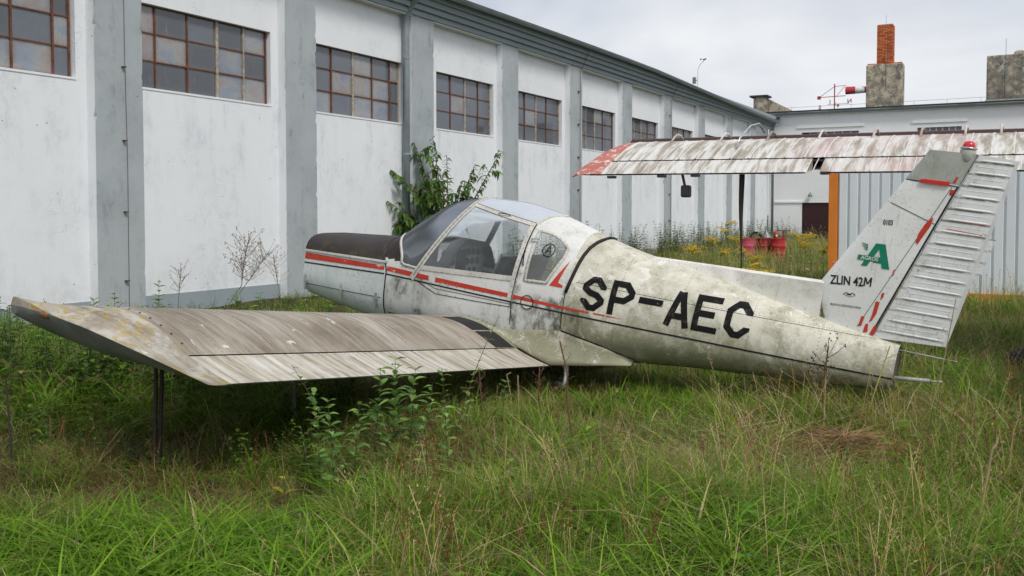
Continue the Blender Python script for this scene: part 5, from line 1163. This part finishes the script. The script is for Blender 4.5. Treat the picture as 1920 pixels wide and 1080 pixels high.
scatter(2.4,6.2,80,.7,1.25); scatter(6.2,9,50,.75,1.3); scatter(9,14,22,.9,1.4); scatter(14,25,11,1.1,1.7); scatter(25,52,5,1.3,2.1)
gme=bpy.data.meshes.new('meadow_grass'); gme.from_pydata(PT,[],[]); gme.attributes.new('idx','INT','POINT').data.foreach_set('value',IDX); gme.attributes.new('scl','FLOAT','POINT').data.foreach_set('value',SC_); gme.attributes.new('rot','FLOAT_VECTOR','POINT').data.foreach_set('vector',np.array(RO,dtype=np.float32).ravel())
go=tag(obj('meadow_grass',gme),'tall unmown grass and dry stalks covering the yard','grass',kind='stuff')
ng=bpy.data.node_groups.new('scatter','GeometryNodeTree'); ng.interface.new_socket('Geometry',in_out='INPUT',socket_type='NodeSocketGeometry'); ng.interface.new_socket('Geometry',in_out='OUTPUT',socket_type='NodeSocketGeometry')
gi=ng.nodes.new('NodeGroupInput'); gout=ng.nodes.new('NodeGroupOutput'); iop=ng.nodes.new('GeometryNodeInstanceOnPoints'); ci=ng.nodes.new('GeometryNodeCollectionInfo'); ci.inputs['Collection'].default_value=clumps; ci.inputs['Separate Children'].default_value=True; ci.inputs['Reset Children'].default_value=True
iop.inputs['Pick Instance'].default_value=True
def attr_(name,ty):
    n=ng.nodes.new('GeometryNodeInputNamedAttribute'); n.data_type=ty; n.inputs['Name'].default_value=name; return n.outputs['Attribute']
ng.links.new(gi.outputs[0],iop.inputs['Points']); ng.links.new(ci.outputs[0],iop.inputs['Instance']); ng.links.new(attr_('idx','INT'),iop.inputs['Instance Index']); ng.links.new(attr_('scl','FLOAT'),iop.inputs['Scale'])
e2r=ng.nodes.new('FunctionNodeEulerToRotation'); ng.links.new(attr_('rot','FLOAT_VECTOR'),e2r.inputs[0]); ng.links.new(e2r.outputs[0],iop.inputs['Rotation']); ng.links.new(iop.outputs[0],gout.inputs[0])
go.modifiers.new('scatter','NODES').node_group=ng
# ---- single plants
M['stem']=flat('plant_stem',(.10,.075,.04),.8); M['stemg']=flat('green_stem',(.10,.13,.05),.8); M['straw']=flat('straw_stem',(.34,.26,.14),.85); M['redstem']=flat('reddish_dry_stem',(.13,.065,.04),.85)
LM=[leafmat('nettle_leaf_a',False,(.19,.34,.085),.4),leafmat('nettle_leaf_b',False,(.26,.41,.10),.4),leafmat('nettle_leaf_c',False,(.15,.28,.075),.4)]
def leaf_mesh(wd,droop,mat):
    V,F,C=[],[],[]; leafgeo(V,F,C,np.zeros(3),np.array((1.,0,.15)),np.array((0,0,1.)),1.,wd,(0,0,0),droop); me=bpy.data.meshes.new('leaf'); me.from_pydata(V,[],F); me.materials.append(mat); me.polygons.foreach_set('use_smooth',[True]*len(me.polygons)); return me
NL=[leaf_mesh(.5,.35,LM[0]),leaf_mesh(.42,.5,LM[1]),leaf_mesh(.55,.25,LM[2])]
def gdepth(v,z=0): return (EYE-z)*1799/(v-398)
def plant(name,label,cat,u0,v0,u1,v1,pairs,ll,meshes=NL,group=None,seed=0,curve=.0,stem=None,z0=0,rad=.004,first=.12,depth=None):
    r=random.Random(seed+int(u0)); dp=depth or gdepth(v0); b=at(u0,v0,dp); b.z=ground_h(b.x,b.y); t=at(u1,v1-(14 if name=='nettle_plant' else 0),dp+r.uniform(-.1,.1)); o=tag(empty(name,b),label,cat,group)
    pt=lambda s:(t-b)*s+Vector((curve*math.sin(s*math.pi),r.uniform(-.002,.002),0)); n=8
    MB().tube([pt(i/n) for i in range(n+1)],[rad*(1-.7*i/n) for i in range(n+1)],6).build('stem',stem or M['stem'],o)
    rot=r.uniform(0,3)
    pairs=int(pairs*1.35)
    for i in range(pairs):
        s=first+(1-first)*(i+.5)/pairs; big=(1.15-.55*s)
        for kk in (0,math.pi):
            if r.random()<.12: continue
            l=obj('leaf',r.choice(meshes),o,pt(s),(r.uniform(-.3,.3),r.uniform(-.5,.15)-.25,rot+kk+r.uniform(-.3,.3))); q=ll*1.7*big*r.uniform(.75,1.2); l.scale=(q,q,q)
        rot+=1.57+r.uniform(-.4,.4)
    return o
NET='leafy nettles in front of the near wing'
for i,(u0,v0,u1,v1,pairs,ll,cu,lb) in enumerate(((602,935,585,748,13,.060,.0,'leafy stalk left of the yellow-leaved plant, below the wing edge'.replace('left of','right of')),(640,915,545,700,15,.042,.05,'thin nettle leaning left across the middle of the aileron edge'),(735,870,740,685,14,.075,.0,'broad-leaved nettle, tallest of the dark clump under the flap'),(765,865,778,705,12,.075,.0,'nettle with drooping leaves on the right of the dark clump'),(700,850,690,770,8,.07,.0,'low nettle on the left of the dark clump under the flap'),(760,800,690,668,14,.045,.04,'slender nettle whose tip reaches over the aileron and flap joint'),(842,930,828,705,15,.045,.0,'straight reddish-stemmed nettle standing before the flap'),(845,860,935,606,13,.040,-.03,'long thin nettle leaning right with its tip against the fuselage'),(660,900,672,770,9,.06,.0,'small nettle between the leaning stalk and the dark clump'),(940,800,948,728,6,.055,.0,'short nettle by the fuselage in the shade of the fillet'),(585,900,560,815,6,.05,.0,'low nettle sprig deep in the shade under the aileron'),(803,950,795,800,7,.05,.0,'sparse nettle low in the grass below the flap'),(720,900,725,840,5,.055,0,'squat nettle at the foot of the dark clump'),(965,960,955,880,5,.05,.0,'isolated leafy weed in the open grass below the wheel'),(625,925,612,765,11,.06,.0,'nettle standing just right of the leafy stalk below the aileron'),(690,870,712,705,12,.062,.02,'nettle rising at the left front of the dark clump'),(790,845,810,735,9,.06,.0,'nettle at the right edge of the dark clump below the flap'),(750,870,745,770,8,.07,.0,'nettle in the front row of the dark clump'),(870,830,880,745,7,.055,.0,'nettle between the straight red stem and the brown stalks'))):
    plant('nettle_plant',lb,'plant',u0,v0,u1,v1,pairs,ll,NL,NET,i,cu,M['redstem'] if i in(6,7) else None)
YL=[leaf_mesh(.7,.3,leafmat('yellow_leaf',False,(.50,.46,.04),.35))]; BG=[leaf_mesh(.7,.35,leafmat('bright_leaf',False,(.17,.30,.03),.35))]
plant('yellowed_weed','small weed with bright yellow leaves in the shade edge','plant',530,945,527,888,2,.05,YL,None,3)
plant('broadleaf_weed','bright green broad-leaved weed at the bottom left edge','plant',268,1140,270,1062,5,.075,BG,None,4,depth=3.75)
plant('broadleaf_weed','broad-leaved weed in the grass right of the tail','plant',1705,850,1700,795,4,.07,BG,None,5)
plant('broadleaf_weed','single-leaved dock below the hay by the tail end'.replace('single-leaved dock','young broad-leaved dock'),'plant',1400,960,1398,905,3,.08,BG,None,6)
def stalk(name,label,pts,rad,mat,heads=0,hm=None,branch=0,seed=0,group=None,hs=.012,spread=.06):
    r=random.Random(seed); dp=gdepth(pts[0][1]) if len(pts[0])==2 else pts[0][2]; P=[at(p[0],p[1],dp+.0*i) for i,p in enumerate(pts)]; b=P[0].copy(); 
    o=tag(empty(name,b),label,'plant',group); P=[p-b for p in P]
    MB().tube([P[0]-Vector((0,0,.25))]+P,rad,6).build('stem',mat,o)
    if branch:
        m=MB(); hd=MB()
        L_=[P[i].lerp(P[i+1],k/6) for i in range(len(P)-1) for k in range(6)]+[P[-1]]
        for i in range(branch):
            q=L_[int(len(L_)*(.45+.55*i/branch))-1]; e=q+Vector((r.uniform(-1,1)*spread,r.uniform(-1,1)*spread,r.uniform(.3,1.2)*spread)); mid=q.lerp(e,.5)+Vector((0,0,-.01)); m.tube([q,mid,e],[rad*.5,rad*.4,rad*.3],4)
            for k in range(heads):
                c=e+Vector((r.gauss(0,hs),r.gauss(0,hs),r.gauss(0,hs*1.5))); hd.lathe([(0,-hs*.7),(hs*.45,-hs*.2),(hs*.4,hs*.4),(0,hs*.8)],5,c)
        m.build('branches',mat,o)['kind']='stuff'
        if heads: hd.build('seed_heads',hm or mat,o)['kind']='stuff'
    return o
stalk('dry_stalk','thin reddish dry stalk crossing the root fillet of the near wing',[(1083,880),(1064,760),(1064,700),(1050,640)],.0045,M['redstem'],2,None,6,1,hs=.006,spread=.05)
stalk('dried_thistle','dried dark-headed thistle standing before the tail end',[(1545,800),(1548,720),(1556,650)],.006,M['redstem'],3,flat('dark_seed',(.05,.035,.03),.9),16,2,hs=.011,spread=.13)
stalk('pale_stalk','tall pale straw stalk leaning at the right edge of the grass',[(1835,1060),(1850,960),(1868,850),(1880,822)],.006,M['straw'],1,flat('yellow_leafy',(.40,.30,.06),.8),5,3,hs=.012,spread=.08)
stalk('yellow_stalk','yellowish stalk rising past the tail bulkhead',[(1625,800),(1650,720),(1672,650)],.005,flat('yellow_straw',(.38,.34,.10),.8),2,None,8,4,hs=.006,spread=.08)
stalk('dry_stalk','bare dry stalk between the tail rods and the edge',[(1745,800),(1770,700),(1795,560)],.004,M['straw'],2,None,7,5,hs=.006,spread=.07)
stalk('dry_stalk','short hooked straw stalk in the shade under the flap',[(962,800),(957,740),(950,704),(958,700)],.004,M['straw'])
stalk('dry_stalk','upright straw stalk right of the hooked one under the flap',[(975,810),(972,750),(971,705)],.004,M['straw'],2,None,2,6,hs=.006,spread=.02)
stalk('brown_stalk','brown feathery stalk in the shade before the wheel',[(1015,800),(1010,740),(1012,690)],.005,M['redstem'],4,flat('brown_seed',(.12,.06,.035),.9),14,7,hs=.007,spread=.05)
stalk('brown_stalk','brown feathery stalk under the middle of the flap',[(905,800),(902,750),(898,695)],.005,M['redstem'],4,flat('brown_seed_dark',(.10,.05,.03),.9),14,8,hs=.007,spread=.05)
stalk('dead_stem','black dead stem rising at the left edge before the wing tip',[(15,900),(10,800),(5,712)],.007,M['oldwood'])
stalk('dry_stalk','leaning brown stalk low in the open grass at the middle',[(1000,1000),(1020,940),(1045,880)],.004,M['redstem'])
stalk('dry_stalk','reddish stalk leaning in the grass right of the middle',[(1450,1030),(1440,960),(1432,880)],.004,M['straw'])
# weeds along the hangar wall
M['wispy']=flat('pale_dry_stem',(.20,.155,.10),.85,0,.4,20)
WG='dry weeds along the foot of the hangar wall'
stalk('wall_weed','tall dry weed with brown seed heads at the hangar foot, left of the cowling',[(425,575,13.6),(452,535,13.6),(456,495,13.6),(466,450,13.6)],.006,M['wispy'],5,flat('brown_umbel',(.24,.14,.09),.9),46,11,WG,.013,.24)
stalk('wall_weed','feathery grey weed leaning right beside the tall brown one',[(440,560,13.8),(470,520,13.8),(505,470,13.8)],.005,M['wispy'],3,M['straw'],44,12,WG,.009,.22)
stalk('wall_weed','thin branching weed close to the second pilaster',[(528,580,13.8),(518,520,13.8),(512,478,13.8)],.0045,M['wispy'],3,M['straw'],34,13,WG,.009,.19)
stalk('wall_weed','low spiky weed near the first pilaster',[(332,575,12.5),(335,540,12.5),(339,503,12.5)],.0045,M['wispy'],3,M['wispy'],30,14,WG,.008,.14)
for i,(u,v0,v1,dp,lb) in enumerate(((294,600,525,12,'small leafy weed just right of the first pilaster'),(440,600,545,13,'leafy weed at the foot of the tall brown weed'),(485,600,548,13.2,'leafy weed below the middle of the grey plinth'),(560,610,560,13.5,'leafy weed under the front of the cowling'),(615,610,565,12.5,'leafy weed below the open cowling belly'),(655,610,575,12,'leafy sprig behind the wing at the cowling seam'),(170,620,560,10.5,'small leafy weed behind the wing tip screws'),(210,620,548,11,'leafy weed before the first pilaster'))):
    plant('wall_nettle',lb,'plant',u,v0,u+3,v1,8,.09,NL,WG,20+i,.0,None,0,.006,.2,dp)
# goldenrods
GY=flat('goldenrod_yellow',(.60,.42,.03),.8,0,.3,30)
gs_=[(1298,505,1300,462,21,'goldenrod left of the rest, before the bare hangar wall'),(1333,500,1338,445,22,'dense bushy goldenrod left of the strap'),(1350,500,1352,470,21.5,'low goldenrod in front of the bushy one'),(1358,500,1361,418,23,'tallest goldenrod, a single high yellow head'),(1378,500,1378,440,24,'goldenrod just left of the strap'),(1395,500,1394,462,22,'small goldenrod just right of the strap'),(1420,505,1417,478,20,'goldenrod heads before the middle barrel'),(1425,520,1404,495,18,'low goldenrod below the barrels near the strap'),(1497,500,1495,436,24,'pale tall goldenrod before the white wall by the door'),(1508,500,1512,452,22,'goldenrod at the left edge of the maroon door'),(1524,500,1518,440,23,'goldenrod with a bent head before the maroon door'),(1545,500,1545,462,21,'rounded goldenrod beside the orange post'),(1440,540,1437,508,17,'lowest goldenrod, nearest the dorsal fin')]
for i,(u0,v0,u1,v1,dp,lb) in enumerate(gs_):
    o=plant('goldenrod_plant',lb,'flower',u0,v0,u1,v1,9,.10,[leaf_mesh(.16,.4,LM[1]),leaf_mesh(.18,.5,LM[0])],'goldenrods at the back of the yard',40+i,.0,M['stemg'],0,.008,.1,dp)
    r=random.Random(i); b=o.location; t=at(u1,v1,dp)-b; V,F=[],[]; m=MB()
    for k in range(r.randint(5,8)):
        a=r.uniform(0,6.28); ln=r.uniform(.16,.36); p=t*(1-.16*r.random())-Vector((0,0,.05))
        for j in range(22):
            f=j/22; q=p+Vector((math.cos(a)*ln*f,math.sin(a)*ln*f,ln*(.75*f-.55*f*f)))+Vector((r.gauss(0,.012),r.gauss(0,.012),r.gauss(0,.012))); s=.019*(1-.4*f); m.lathe([(0,-s),(s*.9,0),(0,s)],4,q)
    m.build('flower_plume',GY,o)['kind']='stuff'
# sapling growing at the hangar wall behind the canopy
SB_=hw(18.35,-.75); sap=tag(empty('sapling',SB_),'leafy green sapling growing against the hangar behind the canopy','tree'); dps=SB_.y
SL=[leafmat('sapling_leaf_a',False,(.075,.16,.04),.4),leafmat('sapling_leaf_b',False,(.15,.26,.05),.45),leafmat('sapling_leaf_red',False,(.30,.10,.04),.3)]
r=random.Random(77); tips=[(775,262,.1),(812,258,.3),(838,292,.4),(735,322,-.3),(748,305,.2),(700,418,-.4),(712,425,.2),(720,372,-.5),(730,390,.4),(892,308,.3),(937,288,-.1),(868,338,-.3),(760,345,-.4),(745,412,.3),(832,390,-.5),(800,325,-.6),(860,372,.4),(785,360,.6),(770,425,-.2),(810,300,.1)]
MB().tube([(0,0,-.1),(.02,0,.6),(0,0,1.15)],[.035,.03,.024],8).build('trunk',M['stem'],sap,True)
for i,(u,v,off) in enumerate(tips):
    e=at(u,v,dps+off)-SB_; b=Vector((0,0,.45+.6*r.random())); mid=b.lerp(e,.5)+Vector((0,0,.12+.18*r.random() if v>300 else 0)); n=14
    P=[b*(1-s)**2+mid*(2*s*(1-s))+e*s*s for s in [k/n for k in range(n+1)]]
    br=MB().tube(P,[.014*(1-.75*k/n)+.003 for k in range(n+1)],6).build('branch',M['redstem'],sap,True)
    V,F,C,MI=[],[],[],[]; tot=(e-b).length
    def leaves_on(P,cnt,lo,hi,s0):
        n=len(P)-1
        for k in range(cnt):
            s=s0+(1-s0)*k/cnt; a_=min(n-1,int(s*n)); q=P[a_].lerp(P[a_+1],s*n-a_); d=(P[a_+1]-P[max(0,a_-1)]).normalized()
            sd_=1 if k%2 else -1; side=d.cross(Vector((0,0,1))); side=(side if side.length>.1 else Vector((1,0,0))).normalized()*sd_; dr=(d*.55+side*r.uniform(.3,.9)+Vector((0,r.uniform(-.3,.3),r.uniform(-.9,.1)))); up=Vector((r.uniform(-.5,.5),r.uniform(-.8,.1),1)).normalized()
            f0=len(F); ln=r.uniform(lo,hi)*(.6+.4*(1-abs(2*s-1.1))); leafgeo(V,F,C,np.array(q),np.array(dr),np.array(up),ln,ln*r.uniform(.34,.46),(0,0,0),r.uniform(.2,1.0)); g=r.random(); mi=2 if g<.012 else 1 if g<.5 else 0; MI.extend([mi]*(len(F)-f0))
    leaves_on(P,max(18,int(tot*24)),.13,.23,.25)
    tw=MB()
    for k in range(max(3,int(tot*3.4))):
        s=.3+.6*r.random(); q=P[int(s*n)]; d=Vector((r.uniform(-1,1),r.uniform(-.8,.8),r.uniform(-.1,.9))).normalized()*r.uniform(.22,.48); TP=[q,q+d*.5+Vector((0,0,.03)),q+d]; tw.tube(TP,[.005,.004,.002],5); leaves_on([TP[0].lerp(TP[1],.5),TP[1],TP[1].lerp(TP[2],.5),TP[2]],r.randint(7,11),.12,.21,.1)
    tw.build('twigs',M['redstem'],br)['kind']='stuff'
    o=mesh('leaves',V,F,SL,br,True,MI); o['kind']='stuff'
# bent straws lying in the grass and the hay under the tail
stm=MB(); r=random.Random(5)
hb=at(1590,870,6.15); 
for i in range(900):
    a=r.uniform(0,6.28); rr=abs(r.gauss(0,.24)); p=Vector((hb.x+rr*math.cos(a)*1.2,hb.y+rr*math.sin(a)*.8,.05+.16*math.exp(-rr*5)*r.random())); a2=r.uniform(0,6.28); ln=r.uniform(.1,.3); d=Vector((math.cos(a2),math.sin(a2),r.uniform(-.15,.35)))*ln; q=d.cross(Vector((0,0,1))).normalized()*.0022; stm.add([p-q,p+q,p+d*.6+q+Vector((0,0,.01)),p+d,p+d*.6-q+Vector((0,0,.01))],[(0,1,2,3,4)])
tag(stm.build('cut_hay',flat('cut_hay_straw',(.42,.27,.13),.9,0,.5,14)),'loose heap of cut brown hay below the tail','hay',kind='stuff')
for i,(lb,pts) in enumerate((('longest of the bent pale straws lying left of the hay',[(1300,812),(1380,806),(1440,795),(1478,788)]),('lower bent pale straw lying left of the hay',[(1312,820),(1390,816),(1450,802),(1475,795)]),('steep pale straw crossing the two lying straws',[(1365,830),(1385,800),(1420,770),(1440,760)]))):
    P=[at(u,v,6.55) for u,v in pts]; tag(MB().tube(P,[.006,.005,.004,.002],6).build('straw_stalk',M['straw']),lb,'straw')
